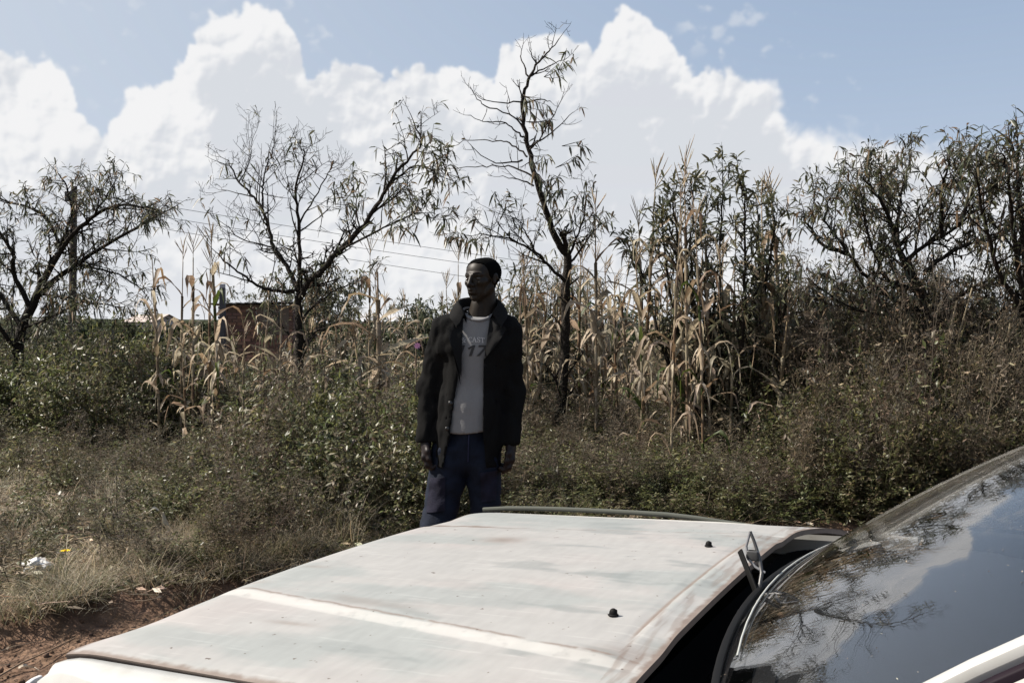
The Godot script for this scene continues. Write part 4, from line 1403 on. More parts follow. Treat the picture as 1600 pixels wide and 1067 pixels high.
# a panel of the car's flank from z0 to z1, up to y_top(z); with a lip over the top when a bonnet lies inside it
func flank(g: G, sg: float, z0: float, z1: float, top: float, col: Color, lip: float) -> void:
	var n := maxi(int((z1 - z0) / 0.03), 6)
	var pts := PackedVector3Array()
	var cols := 0
	for k in n + 1:
		var z := lerpf(z0, z1, float(k) / n)
		var row := PackedVector3Array()
		var b := side_bottom(z)
		var nose := pow(clampf((-1.00 - z) / 0.10, 0, 1), 2.0)
		row.append(Vector3(sg * (side_x(b, z) - 0.03), b + 0.004, z))
		for j in 15:
			var y := lerpf(b, top - 0.03 * nose, j / 14.0)
			row.append(Vector3(sg * side_x(y, z), y, z))
		if lip >= 0.0:
			var hx := hood_edge_x(minf(z, 0.0)) + 0.009
			var hy := 0.936 + 0.0408 * minf(z, 0.0) + lip * (1.0 - 2.2 * sstep(-0.35, -0.05, z)) - 0.022 * nose
			var ox := side_x(top, z)
			for f in [0.25, 0.5, 0.75, 1.0]:
				row.append(Vector3(sg * lerpf(ox, hx, f), lerpf(top - 0.03 * nose, hy, 1.0 - pow(1.0 - f, 1.5)), z))
			row.append(Vector3(sg * (hx - 0.001), hy - 0.012, z))
			row.append(Vector3(sg * (hx - 0.001), hy - 0.07, z))
		else:
			row.append(Vector3(sg * (side_x(top, z) - 0.02), top + 0.008, z))
			row.append(Vector3(sg * (side_x(top, z) - 0.06), top + 0.006, z))
		cols = row.size()
		pts.append_array(row)
	g.grid(pts, cols, col, sg < 0.0)

func rib(g: G, pts: Array, w: float, h: float, col: Color) -> void:
	# a bar of rounded section swept along the points
	var m := pts.size()
	var prof := PackedVector2Array()
	for k in 12:
		var a := TAU * k / 12.0
		prof.append(Vector2(signf(cos(a)) * pow(absf(cos(a)), 0.55) * w * 0.5, signf(sin(a)) * pow(absf(sin(a)), 0.55) * h * 0.5))
	prof.append(prof[0])
	var out := PackedVector3Array()
	for k in m:
		var t: Vector3 = ((pts[mini(k + 1, m - 1)] as Vector3) - pts[maxi(k - 1, 0)]).normalized()
		var x := t.cross(Vector3.UP).normalized()
		var y := x.cross(t)
		for q in prof: out.append((pts[k] as Vector3) + x * q.x + y * q.y)
	g.grid(out, 13, col)
	for e: int in [0, m - 1]:
		var s0 := g.v.size()
		for q in 12: g.vert(out[e * 13 + q], ((pts[0] as Vector3) - pts[1]).normalized() * (1.0 if e == 0 else -1.0), col)
		for q in range(1, 11): g.tri(s0, s0 + q, s0 + q + 1)

func glass_at(s: float, t0: float, off := 0.0) -> Vector3:
	# the lower edge runs a little higher in the middle
	var cut := 0.040 * (1.0 - s * s)
	var t := cut + t0 * (1.0 - cut)
	var half := lerpf(0.78, 0.71, t)
	var zb := -0.090 + 0.15 * s * s
	var zt := 0.63 + 0.14 * s * s
	var bulge := 0.030 * sin(PI * t)
	return Vector3(s * half, lerpf(0.928, 1.345, t) - 0.012 * s * s + bulge * 0.83 + off * 0.83, lerpf(zb, zt, t) - bulge * 0.55 - off * 0.55)

func car() -> void:
	var o := thing("car", "old white saloon car with a rust streaked bonnet, seen across its bonnet and windscreen", "car", Vector3(0.524, 0, -1.837), deg_to_rad(63.45))
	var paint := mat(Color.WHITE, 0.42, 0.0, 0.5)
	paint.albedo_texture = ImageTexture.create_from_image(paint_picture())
	paint.roughness_texture = noise_tex(85, 0.02, 256, [[0.0, Color(0.8, 0.8, 0.8)], [1.0, Color(1, 1, 1)]])
	paint.roughness = 0.6
	paint.normal_enabled = true
	paint.normal_texture = noise_tex(86, 0.012, 256, [], 3, true, 1.2)
	paint.normal_scale = 0.25
	var white := vmat(0.38, 0.0, 0.5)
	white.albedo_texture = noise_tex(87, 0.012, 512, [[0.0, Color(0.86, 0.85, 0.82)], [0.4, Color(0.97, 0.97, 0.96)], [1.0, Color(1, 1, 1)]])
	white.uv1_triplanar = true
	white.uv1_scale = Vector3(1.5, 1.5, 1.5)
	var black := vmat(0.9, 0.0, 0.12)
	var rubber := vmat(0.6, 0.0, 0.2)
	var chrome := mat(lin(0.55, 0.55, 0.56), 0.25, 0.9)
	var W := Color(0.37, 0.37, 0.362)
	var K := Color(0.008, 0.008, 0.0085)

	# bonnet
	var g := G.new()
	var pts := PackedVector3Array()
	var uvs := PackedVector2Array()
	var nx := 120
	var nz := 110
	for r in nz + 1:
		var f := float(r) / nz
		for q in nx + 1:
			var s := (float(q) / nx) * 2.0 - 1.0
			var x0 := s * 0.735
			var z := lerpf(hood_front(x0), hood_rear(x0), f)
			var x := s * hood_edge_x(z)
			z = lerpf(hood_front(x), hood_rear(x), f)
			pts.append(Vector3(x, hood_y(x, z), z))
			uvs.append(Vector2((x + 0.76) / 1.52, (z + 1.12) / 1.14))
	g.grid(pts, nx + 1, Color.WHITE, false, uvs)
	# folded edge all round
	var ring := PackedVector3Array()
	var ruv := PackedVector2Array()
	var loop := []
	for q in nx + 1: loop.append(q)
	for r in range(1, nz + 1): loop.append(r * (nx + 1) + nx)
	for q in range(nx - 1, -1, -1): loop.append(nz * (nx + 1) + q)
	for r in range(nz - 1, -1, -1): loop.append(r * (nx + 1))
	for lv in 3:
		for k in loop:
			var p := pts[k]
			var inn := Vector3(-signf(p.x) * 0.004, 0, 0.0) * (1.0 if lv == 2 else 0.0)
			ring.append(p + Vector3(0, [0.0, -0.004, -0.012][lv], 0) + inn)
			ruv.append(uvs[k])
	g.grid(ring, loop.size(), Color.WHITE, false, ruv)
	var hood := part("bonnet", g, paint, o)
	for k in 2:
		var x: float = [-0.311, 0.282][k]
		var z := -0.240
		var nz_g := G.new()
		var q := Vector3(x, hood_y(x, z), z)
		nz_g.ball(q + Vector3(0, 0.002, 0), Vector3(0.0095, 0.003, 0.0095), K, 12, 6)
		nz_g.ball(q + Vector3(0, 0.004, 0.0), Vector3(0.0065, 0.0095, 0.0075), K, 12, 8)
		nz_g.ball(q + Vector3(0.001, 0.009, 0.003), Vector3(0.004, 0.003, 0.004), K * 1.5, 8, 6)
		part("washer_nozzle", nz_g, rubber, hood)

	# engine bay floor and scuttle in the gap behind the bonnet
	g = G.new()
	g.box(Vector3(0, 0.80, -0.55), Vector3(1.42, 0.02, 1.0), K)
	part("inner_panel", g, black, o)
	g = G.new()
	pts = PackedVector3Array()
	for r in 5:
		for q in 31:
			var s := q / 15.0 - 1.0
			var a := Vector3(s * 0.72, 0.885 - 0.03 * (1 - s * s) * 0.0, hood_rear(s * 0.72) - 0.04)
			var b := glass_at(s, 0.0) + Vector3(0, -0.012, 0.01)
			pts.append(a.lerp(b, r / 4.0) + Vector3(0, -0.075 * sin(PI * r / 4.0), 0))
	g.grid(pts, 31, K)
	var cowl := part("scuttle_panel", g, black, o)
	for k in 6:
		g = G.new()
		var x: float = [0.36, 0.47, 0.54, -0.2, -0.35, -0.5][k]
		var z := lerpf(hood_rear(x) - 0.04, glass_at(x / 0.78, 0).z, 0.55)
		g.box(Vector3(x, 0.850, z), Vector3(0.05, 0.004, 0.010), Color(0.42, 0.42, 0.40) if k < 3 else K * 2.0, Basis(), 0.001)
		part("vent_slat", g, black, cowl)
	g = G.new()
	rib(g, [Vector3(0.575, 0.912, 0.0), Vector3(0.63, 0.916, 0.03), Vector3(0.69, 0.918, 0.065)], 0.030, 0.008, Color(0.55, 0.55, 0.53))
	part("corner_trim", g, white, o)

	# flanks, mirrored
	for sg: float in [-1.0, 1.0]:
		g = G.new()
		flank(g, sg, -1.090, 0.155, 0.880, W, 0.002 if sg < 0 else 0.005)
		part("front_wing", g, white, o)
		g = G.new()
		flank(g, sg, 0.161, 1.17, 0.915, W, -1.0)
		var dr := part("front_door", g, white, o)
		g = G.new()
		g.box(Vector3(sg * 0.842, 0.80, 1.03), Vector3(0.025, 0.035, 0.16), K, Basis(), 0.008)
		part("handle", g, rubber, dr)
		g = G.new()
		flank(g, sg, 1.176, 2.05, 0.915, W, -1.0)
		dr = part("rear_door", g, white, o)
		g = G.new()
		g.box(Vector3(sg * 0.842, 0.80, 1.88), Vector3(0.025, 0.035, 0.16), K, Basis(), 0.008)
		part("handle", g, rubber, dr)
		g = G.new()
		flank(g, sg, 2.056, 3.18, 0.915, W, -1.0)
		part("rear_wing", g, white, o)
		if sg > 0:
			g = G.new()
			var gut := []
			for k in 12:
				var z := lerpf(-1.045, -0.16, k / 11.0)
				gut.append(Vector3(hood_edge_x(z) + 0.016, 0.947 + 0.0408 * z + 0.010 * sin(PI * pow(k / 11.0, 0.6)) - 0.022 * sstep(0.6, 1.0, k / 11.0), z))
			rib(g, gut, 0.014, 0.013, Color(0.085, 0.09, 0.075))
			part("rubber_strip", g, rubber, o)
		# pillars and window frames
		g = G.new()
		var outer := []
		var seal := []
		for k in 9:
			var t := k / 8.0
			var e := glass_at(sg * 1.0, t)
			outer.append(e + Vector3(sg * 0.010, -0.003, 0.014))
			seal.append(e + Vector3(sg * 0.022, -0.010, 0.036))
		rib(g, outer, 0.026, 0.024, W)
		part("windscreen_pillar", g, white, o)
		g = G.new()
		rib(g, seal, 0.020, 0.022, Color(0.012, 0.011, 0.012))
		part("door_seal", g, rubber, o)
		g = G.new()
		var fr := []
		for k in 9:
			fr.append(glass_at(sg * 1.0, k / 8.0) + Vector3(sg * 0.031, -0.016, 0.058))
		fr.append(Vector3(sg * 0.745, 1.325, 1.10))
		fr.append(Vector3(sg * 0.725, 1.315, 1.95))
		rib(g, fr, 0.044, 0.034, W)
		rib(g, [Vector3(sg * 0.79, 0.92, 1.17), Vector3(sg * 0.742, 1.315, 1.17)], 0.09, 0.03, W)
		rib(g, [Vector3(sg * 0.78, 0.92, 2.35), Vector3(sg * 0.71, 1.32, 1.92)], 0.16, 0.03, W)
		part("window_frame", g, white, o)
		for win in [[0.30, 1.13, 0.80, 1.13], [1.21, 2.10, 1.21, 1.86]]:
			g = G.new()
			pts = PackedVector3Array()
			for r in 5:
				for q in 5:
					var f := q / 4.0
					var y := lerpf(0.925, 1.305, r / 4.0)
					pts.append(Vector3(sg * lerpf(0.79, 0.742, r / 4.0), y, lerpf(lerpf(win[0], win[2], r / 4.0), lerpf(win[1], win[3], r / 4.0), f)))
			g.grid(pts, 5, Color.WHITE)
			part("side_window", g, glass_m(0.10), o)
		# wheel
		for wz in [-0.52, 2.0]:
			g = G.new()
			var tp := PackedVector3Array()
			var prof := [[0.20, 0.085], [0.27, 0.09], [0.295, 0.06], [0.298, 0.0], [0.295, -0.06], [0.27, -0.09], [0.20, -0.085]]
			for k in 33:
				var a := TAU * k / 32
				for pr in prof:
					tp.append(Vector3(sg * (0.735 + pr[1] * 1.0), 0.298 + sin(a) * pr[0], wz + cos(a) * pr[0]))
			g.grid(tp, prof.size(), Color(0.018, 0.017, 0.016), sg > 0)
			var wh := part("wheel", g, rubber, o)
			g = G.new()
			var rp := PackedVector3Array()
			for pr in [[0.0, 0.05], [0.06, 0.055], [0.10, 0.03], [0.17, 0.035], [0.205, 0.07]]:
				for k in 33:
					var a := TAU * k / 32
					rp.append(Vector3(sg * (0.735 + pr[1]), 0.298 + sin(a) * pr[0], wz + cos(a) * pr[0]))
			g.grid(rp, 33, Color(0.25, 0.25, 0.25), sg < 0)
			part("rim", g, vmat(0.4), wh)
			g = G.new()
			g.tube(PackedVector3Array([Vector3(sg * 0.80, 0.30, wz), Vector3(sg * 0.45, 0.30, wz)]), PackedFloat32Array([0.375, 0.375]), 24, K)
			part("wheel_arch", g, black, o)
		# headlamp and corner lamp
		g = G.new()
		var hl := PackedVector3Array()
		for r in 5:
			for q in 7:
				var x: float = sg * lerpf(0.42, 0.70, q / 6.0)
				hl.append(Vector3(x, lerpf(0.855, 0.73, r / 4.0), hood_front(x) - 0.012 - 0.035 * sin(PI * (r + 1.5) / 6.0) + 0.018 * (q / 6.0)))
		g.grid(hl, 7, Color(0.30, 0.31, 0.32), sg > 0)
		part("headlight", g, vmat(0.12), o)
		g = G.new()
		var cp := PackedVector3Array()
		for r in 5:
			for q in 7:
				var a := q / 6.0 * PI * 0.42
				cp.append(Vector3(sg * (0.708 + 0.072 * sin(a)), lerpf(0.838, 0.735, r / 4.0), -1.040 - 0.100 * cos(a) - 0.006 * sin(PI * r / 4.0)))
		g.grid(cp, 7, Color(0.05, 0.055, 0.065), sg > 0)
		var cl := part("corner_lamp", g, vmat(0.15), o)
		g = G.new()
		for y in [0.838, 0.735]:
			var e := []
			for q in 7:
				var a := q / 6.0 * PI * 0.42
				e.append(Vector3(sg * (0.709 + 0.073 * sin(a)), y, -1.041 - 0.103 * cos(a)))
			rib(g, e, 0.010, 0.010, Color(0.5, 0.5, 0.5))
		part("frame", g, vmat(0.3), cl)

	# nose
	g = G.new()
	pts = PackedVector3Array()
	for r in 5:
		for q in 31:
			var x := (q / 15.0 - 1.0) * 0.71
			var f := r / 4.0
			pts.append(Vector3(x, lerpf(0.868, 0.40, f), hood_front(x) + 0.01 - 0.02 * sin(f * PI)))
	g.grid(pts, 31, W, true)
	part("nose_panel", g, white, o)
	var grille := G.new()
	grille.box(Vector3(0, 0.79, -1.13), Vector3(0.80, 0.13, 0.02), K)
	for k in 5:
		grille.box(Vector3(0, 0.745 + k * 0.022, -1.145), Vector3(0.78, 0.007, 0.02), Color(0.08, 0.08, 0.08))
	part("grille", grille, black, o)
	g = G.new()
	g.box(Vector3(0, 0.52, -1.19), Vector3(1.62, 0.17, 0.13), Color(0.04, 0.04, 0.042), Basis(), 0.03)
	part("bumper", g, black, o)
	g = G.new()
	g.box(Vector3(0, 0.52, 3.20), Vector3(1.60, 0.17, 0.13), Color(0.04, 0.04, 0.042), Basis(), 0.03)
	part("bumper", g, black, o)

	# windscreen: an outer and an inner face
	g = G.new()
	for face in 2:
		pts = PackedVector3Array()
		for r in 25:
			for q in 41:
				pts.append(glass_at(q / 20.0 - 1.0, 1.0 - r / 24.0, 0.0 if face == 0 else -0.005))
		g.grid(pts, 41, Color.WHITE, face == 0)
	var ws := part("windscreen", g, glass_m(0.06), o)
	g = G.new()
	var bottom := []
	for k in 25: bottom.append(glass_at(k / 12.0 - 1.0, 0.0) + Vector3(0, 0.002, -0.004))
	rib(g, bottom, 0.012, 0.008, K)
	part("rubber_seal", g, rubber, ws)
	g = G.new()
	var strip_p := []
	for k in 15: strip_p.append(glass_at(k / 14.0 * 1.40 - 0.55, 0.040, 0.004))
	for k in 14:
		g.tube(PackedVector3Array([strip_p[k], strip_p[k + 1]]), PackedFloat32Array([0.0018, 0.0018]), 5, Color(0.30, 0.31, 0.30), false)
	part("wiper_blade", g, rubber, o)
	# dust and seed specks stuck to the glass
	g = G.new()
	for k in 260:
		var q := glass_at(rf(-0.98, 0.98), pow(rng.randf(), 1.4) * 0.6, 0.0012)
		var e := rf(0.0006, 0.0022)
		oval(g, q, Vector3(rf(-1, 1), 0.3, rf(-1, 1)).normalized(), Vector3(0, 0.84, -0.54), e * rf(1.0, 3.0), e, tint(Color(0.20, 0.18, 0.15), 0.4))
	part("dust", g, vmat(0.9), ws, "stuff")

	# wiper arm folded up from the glass
	g = G.new()
	var arm := PackedVector3Array([Vector3(-0.012, 0.905, -0.090), Vector3(-0.006, 0.925, -0.080), Vector3(0.010, 0.950, -0.068), Vector3(0.032, 0.975, -0.068), Vector3(0.048, 1.000, -0.076), Vector3(0.055, 1.030, -0.088), Vector3(0.057, 1.048, -0.096)])
	g.tube(arm, PackedFloat32Array([0.008, 0.006, 0.0045, 0.004, 0.0036, 0.0032, 0.0028]), 8, Color(0.045, 0.045, 0.047))
	g.ball(arm[0], Vector3(0.016, 0.013, 0.016), Color(0.02, 0.02, 0.02), 10, 6)
	var wa := part("wiper_arm", g, vmat(0.35), o)
	g = G.new()
	g.tube(PackedVector3Array([arm[6], Vector3(0.050, 1.02, -0.102), Vector3(0.043, 1.000, -0.098), Vector3(0.036, 0.985, -0.082), Vector3(0.034, 0.976, -0.062)]), PackedFloat32Array([0.0026, 0.0026, 0.003, 0.003, 0.0026]), 6, Color(0.16, 0.16, 0.165))
	g.box(Vector3(0.046, 1.004, -0.088), Vector3(0.014, 0.02, 0.022), Color(0.05, 0.05, 0.05), Basis(), 0.003)
	part("spring", g, vmat(0.3), wa)
	g = G.new()
	rib(g, [Vector3(0.040, 1.012, -0.112), Vector3(0.018, 0.972, -0.088), Vector3(0.0, 0.942, -0.070)], 0.005, 0.015, K)
	part("blade_holder", g, rubber, wa)

	# roof, boot, cabin
	g = G.new()
	pts = PackedVector3Array()
	for r in 13:
		for q in 21:
			var s := q / 10.0 - 1.0
			var z := lerpf(0.63 + 0.14 * s * s, 1.98, r / 12.0)
			pts.append(Vector3(s * lerpf(0.735, 0.72, r / 12.0), 1.352 + 0.030 * (1 - s * s) + 0.02 * sin(PI * r / 12.0), z))
	g.grid(pts, 21, W)
	var under := PackedVector3Array()
	for p in pts: under.append(p - Vector3(0, 0.03, 0))
	g.grid(under, 21, Color(0.3, 0.29, 0.27), true)
	part("roof", g, white, o)
	g = G.new()
	pts = PackedVector3Array()
	for r in 7:
		for q in 11:
			var s := q / 5.0 - 1.0
			pts.append(Vector3(s * lerpf(0.69, 0.74, r / 6.0), lerpf(1.355, 0.955, r / 6.0) + 0.02 * (1 - s * s), lerpf(1.98, 2.50, r / 6.0)))
	g.grid(pts, 11, Color.WHITE)
	part("rear_window", g, glass_m(0.1), o)
	g = G.new()
	pts = PackedVector3Array()
	for r in 9:
		for q in 13:
			var s := q / 6.0 - 1.0
			var f := r / 8.0
			pts.append(Vector3(s * 0.74, 0.945 + 0.02 * (1 - s * s) - 0.06 * pow(f, 4.0), lerpf(2.48, 3.18, f)))
	pts.append_array(PackedVector3Array())
	for q in 13:
		var s := q / 6.0 - 1.0
		pts.append(Vector3(s * 0.75, 0.45, 3.20))
	g.grid(pts, 13, W)
	part("boot_lid", g, white, o)
	g = G.new()
	for sg: float in [-1.0, 1.0]:
		g.box(Vector3(sg * 0.74, 0.60, 1.15), Vector3(0.03, 0.62, 2.0), Color(0.03, 0.03, 0.032))
	g.box(Vector3(0, 0.28, 1.05), Vector3(1.52, 0.04, 4.1), Color(0.02, 0.02, 0.02))
	g.box(Vector3(0, 0.60, 0.16), Vector3(1.46, 0.60, 0.03), Color(0.02, 0.02, 0.02))
	for sg: float in [-1.0, 1.0]:
		g.box(Vector3(sg * 0.735, 0.93, 1.15), Vector3(0.07, 0.07, 1.96), K * 1.5, Basis(), 0.01)
	part("floor_pan", g, black, o)
	g = G.new()
	pts = PackedVector3Array()
	for r in 7:
		for q in 21:
			var s := q / 10.0 - 1.0
			var f := r / 6.0
			var zz := glass_at(s, 0.02).z + 0.02
			pts.append(Vector3(s * 0.68, 0.905 + 0.02 * sin(PI * f) - 0.28 * pow(f, 8.0), lerpf(zz, 0.55, f)))
	g.grid(pts, 21, Color(0.010, 0.010, 0.011))
	part("dashboard", g, vmat(0.7, 0.0, 0.4), o)
	g = G.new()
	var sw := []
	for k in 25:
		var a := TAU * k / 24.0
		sw.append(Vector3(0.36 + 0.185 * cos(a), 0.93 + 0.17 * sin(a), 0.62 + 0.07 * sin(a)))
	for k in 24: g.tube(PackedVector3Array([sw[k], sw[k + 1]]), PackedFloat32Array([0.014, 0.014]), 7, K, false)
	for a in [0.3, 2.84, 4.7]:
		g.tube(PackedVector3Array([Vector3(0.36, 0.92, 0.60), Vector3(0.36 + 0.185 * cos(a), 0.93 + 0.17 * sin(a), 0.62 + 0.07 * sin(a))]), PackedFloat32Array([0.03, 0.012]), 6, K)
	g.tube(PackedVector3Array([Vector3(0.36, 0.92, 0.60), Vector3(0.36, 0.85, 0.42)]), PackedFloat32Array([0.03, 0.03]), 8, K)
	part("steering_wheel", g, rubber, o)
	for sx in [-0.37, 0.37]:
		g = G.new()
		g.box(Vector3(sx, 0.52, 1.02), Vector3(0.50, 0.16, 0.52), Color(0.03, 0.028, 0.027), Basis(), 0.05)
		g.box(Vector3(sx, 0.83, 1.30), Vector3(0.48, 0.60, 0.13), Color(0.03, 0.028, 0.027), Basis(Vector3.RIGHT, 0.3), 0.05)
		g.box(Vector3(sx, 1.19, 1.40), Vector3(0.26, 0.17, 0.09), Color(0.03, 0.028, 0.027), Basis(Vector3.RIGHT, 0.2), 0.03)
		part("seat", g, black, o)
	g = G.new()
	g.box(Vector3(0, 0.50, 1.85), Vector3(1.3, 0.18, 0.5), Color(0.03, 0.028, 0.027), Basis(), 0.05)
	g.box(Vector3(0, 0.80, 2.12), Vector3(1.3, 0.56, 0.14), Color(0.03, 0.028, 0.027), Basis(Vector3.RIGHT, 0.35), 0.05)
	part("rear_seat", g, black, o)

func glass_m(alpha: float) -> StandardMaterial3D:
	var m := mat(Color(0.05, 0.06, 0.06, alpha), 0.0)
	m.transparency = BaseMaterial3D.TRANSPARENCY_ALPHA
	return m

# ------------------------------------------------------------------ the man
# a body as tapered capsules joined by a smooth minimum
class Field:
	var a := PackedVector3Array()
	var ab := PackedVector3Array()
	var il := PackedFloat32Array()
	var r0 := PackedFloat32Array()
	var dr := PackedFloat32Array()
	var zs := PackedFloat32Array()
	var k := 0.03
	var noise: FastNoiseLite
	var amp := 0.0
	var nscale := Vector3.ONE
	func bone(p: Vector3, q: Vector3, ra: float, rb: float, z := 1.0) -> Field:
		var d := q - p
		d.z *= z
		a.append(p); ab.append(d); il.append(1.0 / maxf(d.length_squared(), 1e-9)); r0.append(ra); dr.append(rb - ra); zs.append(z)
		return self
	func chain(p: Array, r: Array, z := 1.0) -> Field:
		for i in p.size() - 1: bone(p[i], p[i + 1], r[i], r[i + 1], z)
		return self
	func raw(p: Vector3) -> float:
		var m := 1e3
		for i in a.size():
			var v := p - a[i]
			v.z *= zs[i]
			var h := clampf(v.dot(ab[i]) * il[i], 0.0, 1.0)
			var d := (v - ab[i] * h).length() - r0[i] - dr[i] * h
			if absf(d - m) < k:
				var e := (k - absf(d - m)) / k
				m = minf(m, d) - e * e * k * 0.25
			else:
				m = minf(m, d)
		return m
	func d(p: Vector3) -> float:
		var m := raw(p)
		if amp > 0.0 and m < 0.06: m += amp * noise.get_noise_3dv(p * nscale)
		return m

	func surf(p: Vector3) -> float:
		var m := raw(p)
		return m + amp * noise.get_noise_3dv(p * nscale) if amp > 0.0 else m

class Cloth extends Field:          # a field with something cut out of it
	var cut: Callable
	func d(p: Vector3) -> float:
		var m := super.d(p)
		return m if m > 0.25 else cut.call(p, m)

func net(f: Field, lo: Vector3, hi: Vector3, h: float, g: G, col: Color, xf := Transform3D()) -> void:
	var nx := int(ceil((hi.x - lo.x) / h / 4.0)) * 4 + 1
	var ny := int(ceil((hi.y - lo.y) / h / 4.0)) * 4 + 1
	var nz := int(ceil((hi.z - lo.z) / h / 4.0)) * 4 + 1
	var val := PackedFloat32Array()
	val.resize(nx * ny * nz)
	val.fill(1.0)
	var idx := PackedInt32Array()
	idx.resize(nx * ny * nz)
	idx.fill(-1)
	var blocks: Array[Vector3i] = []
	var reach := h * 4.0 * 0.87 * 1.75 + 0.004
	for bx in (nx - 1) / 4:
		for by in (ny - 1) / 4:
			for bz in (nz - 1) / 4:
				var c := lo + Vector3(bx * 4 + 2, by * 4 + 2, bz * 4 + 2) * h
				var dc := f.d(c)
				if absf(dc) < reach:
					blocks.append(Vector3i(bx * 4, by * 4, bz * 4))
				else:
					for i in 5:
						for j in 5:
							for k in 5:
								var q := ((bx * 4 + i) * ny + by * 4 + j) * nz + bz * 4 + k
								if val[q] == 1.0: val[q] = dc
	var done := PackedByteArray()
	done.resize(nx * ny * nz)
	for b in blocks:
		for i in 5:
			for j in 5:
				for k in 5:
					var q := ((b.x + i) * ny + b.y + j) * nz + b.z + k
					if done[q] == 0:
						done[q] = 1
						val[q] = f.d(lo + Vector3(b.x + i, b.y + j, b.z + k) * h)
	var sx := ny * nz
	var off := PackedInt32Array([0, sx, nz, sx + nz, 1, sx + 1, nz + 1, sx + nz + 1])
	var cells: Array[Vector3i] = []
	var s := g.v.size()
	var si := g.i.size()
	var ed := [0, 1, 2, 3, 4, 5, 6, 7, 0, 2, 1, 3, 4, 6, 5, 7, 0, 4, 1, 5, 2, 6, 3, 7]
	for b in blocks:
		for i in 4:
			for j in 4:
				for k in 4:
					var q := ((b.x + i) * ny + b.y + j) * nz + b.z + k
					var mask := 0
					for e in 8:
						if val[q + off[e]] < 0.0: mask |= 1 << e
					if mask == 0 or mask == 255: continue
					var sum := Vector3.ZERO
					var n := 0
					for e in 12:
						var e0: int = ed[e * 2]
						var e1: int = ed[e * 2 + 1]
						if ((mask >> e0) & 1) != ((mask >> e1) & 1):
							var v0 := val[q + off[e0]]
							var t := v0 / (v0 - val[q + off[e1]])
							var p0 := Vector3(e0 & 1, (e0 >> 1) & 1, (e0 >> 2) & 1)
							var p1 := Vector3(e1 & 1, (e1 >> 1) & 1, (e1 >> 2) & 1)
							sum += p0.lerp(p1, t)
							n += 1
					idx[q] = g.vert(xf * (lo + (Vector3(b.x + i, b.y + j, b.z + k) + sum / n) * h), Vector3.UP, col)
					cells.append(Vector3i(b.x + i, b.y + j, b.z + k))
	for c in cells:
		var q := (c.x * ny + c.y) * nz + c.z
		var v0 := val[q] < 0.0
		for ax in 3:
			var st: int = [sx, nz, 1][ax]
			var s1: int = [nz, 1, sx][ax]
			var s2: int = [1, sx, nz][ax]
			if c[(ax + 1) % 3] == 0 or c[(ax + 2) % 3] == 0: continue
			if (val[q + st] < 0.0) == v0: continue
			var i0 := idx[q]; var i1 := idx[q - s1]; var i2 := idx[q - s1 - s2]; var i3 := idx[q - s2]
			if i0 < 0 or i1 < 0 or i2 < 0 or i3 < 0: continue
			if v0:
				g.tri(i0, i2, i1); g.tri(i0, i3, i2)
			else:
				g.tri(i0, i1, i2); g.tri(i0, i2, i3)
	g.smooth(s, si)

const HEAD := Vector3(0.022, 1.640, 0.010)

class Head extends Field:
	var feat := Field.new()
	var hair := false
	func d(p: Vector3) -> float:
		var m := raw(p)
		if hair:
			if m > 0.1: return m
			var line := 0.040 + 0.50 * (p.z + 0.01)
			if p.z < 0.01: line = lerpf(line, -0.045, smoothstep(0.01, -0.06, p.z))
			line -= 0.050 * smoothstep(0.044, 0.066, absf(p.x)) * smoothstep(0.050, 0.020, p.z)
			return maxf(m - 0.0042 + 0.0013 * noise.get_noise_3dv(p), line - p.y)
		var q := feat.raw(p)
		var kk := 0.013
		if absf(m - q) < kk:
			var e := (kk - absf(m - q)) / kk
			m = minf(m, q) - e * e * kk * 0.25
		else:
			m = minf(m, q)
		for s: float in [-1.0, 1.0]:
			var e := 0.0135 - p.distance_to(Vector3(s * 0.031, -0.003, 0.0905))
			var hh := clampf(0.5 - 0.5 * (m - e) / 0.008, 0.0, 1.0)
			m = lerpf(m, e, hh) + 0.008 * hh * (1.0 - hh)
		if p.z > 0.06 and absf(p.x) < 0.026:
			m = maxf(m, 0.0028 - Vector2(p.y + 0.0645 + p.x * p.x * 4.0, (p.z - 0.099) * 0.5).length())
		return m

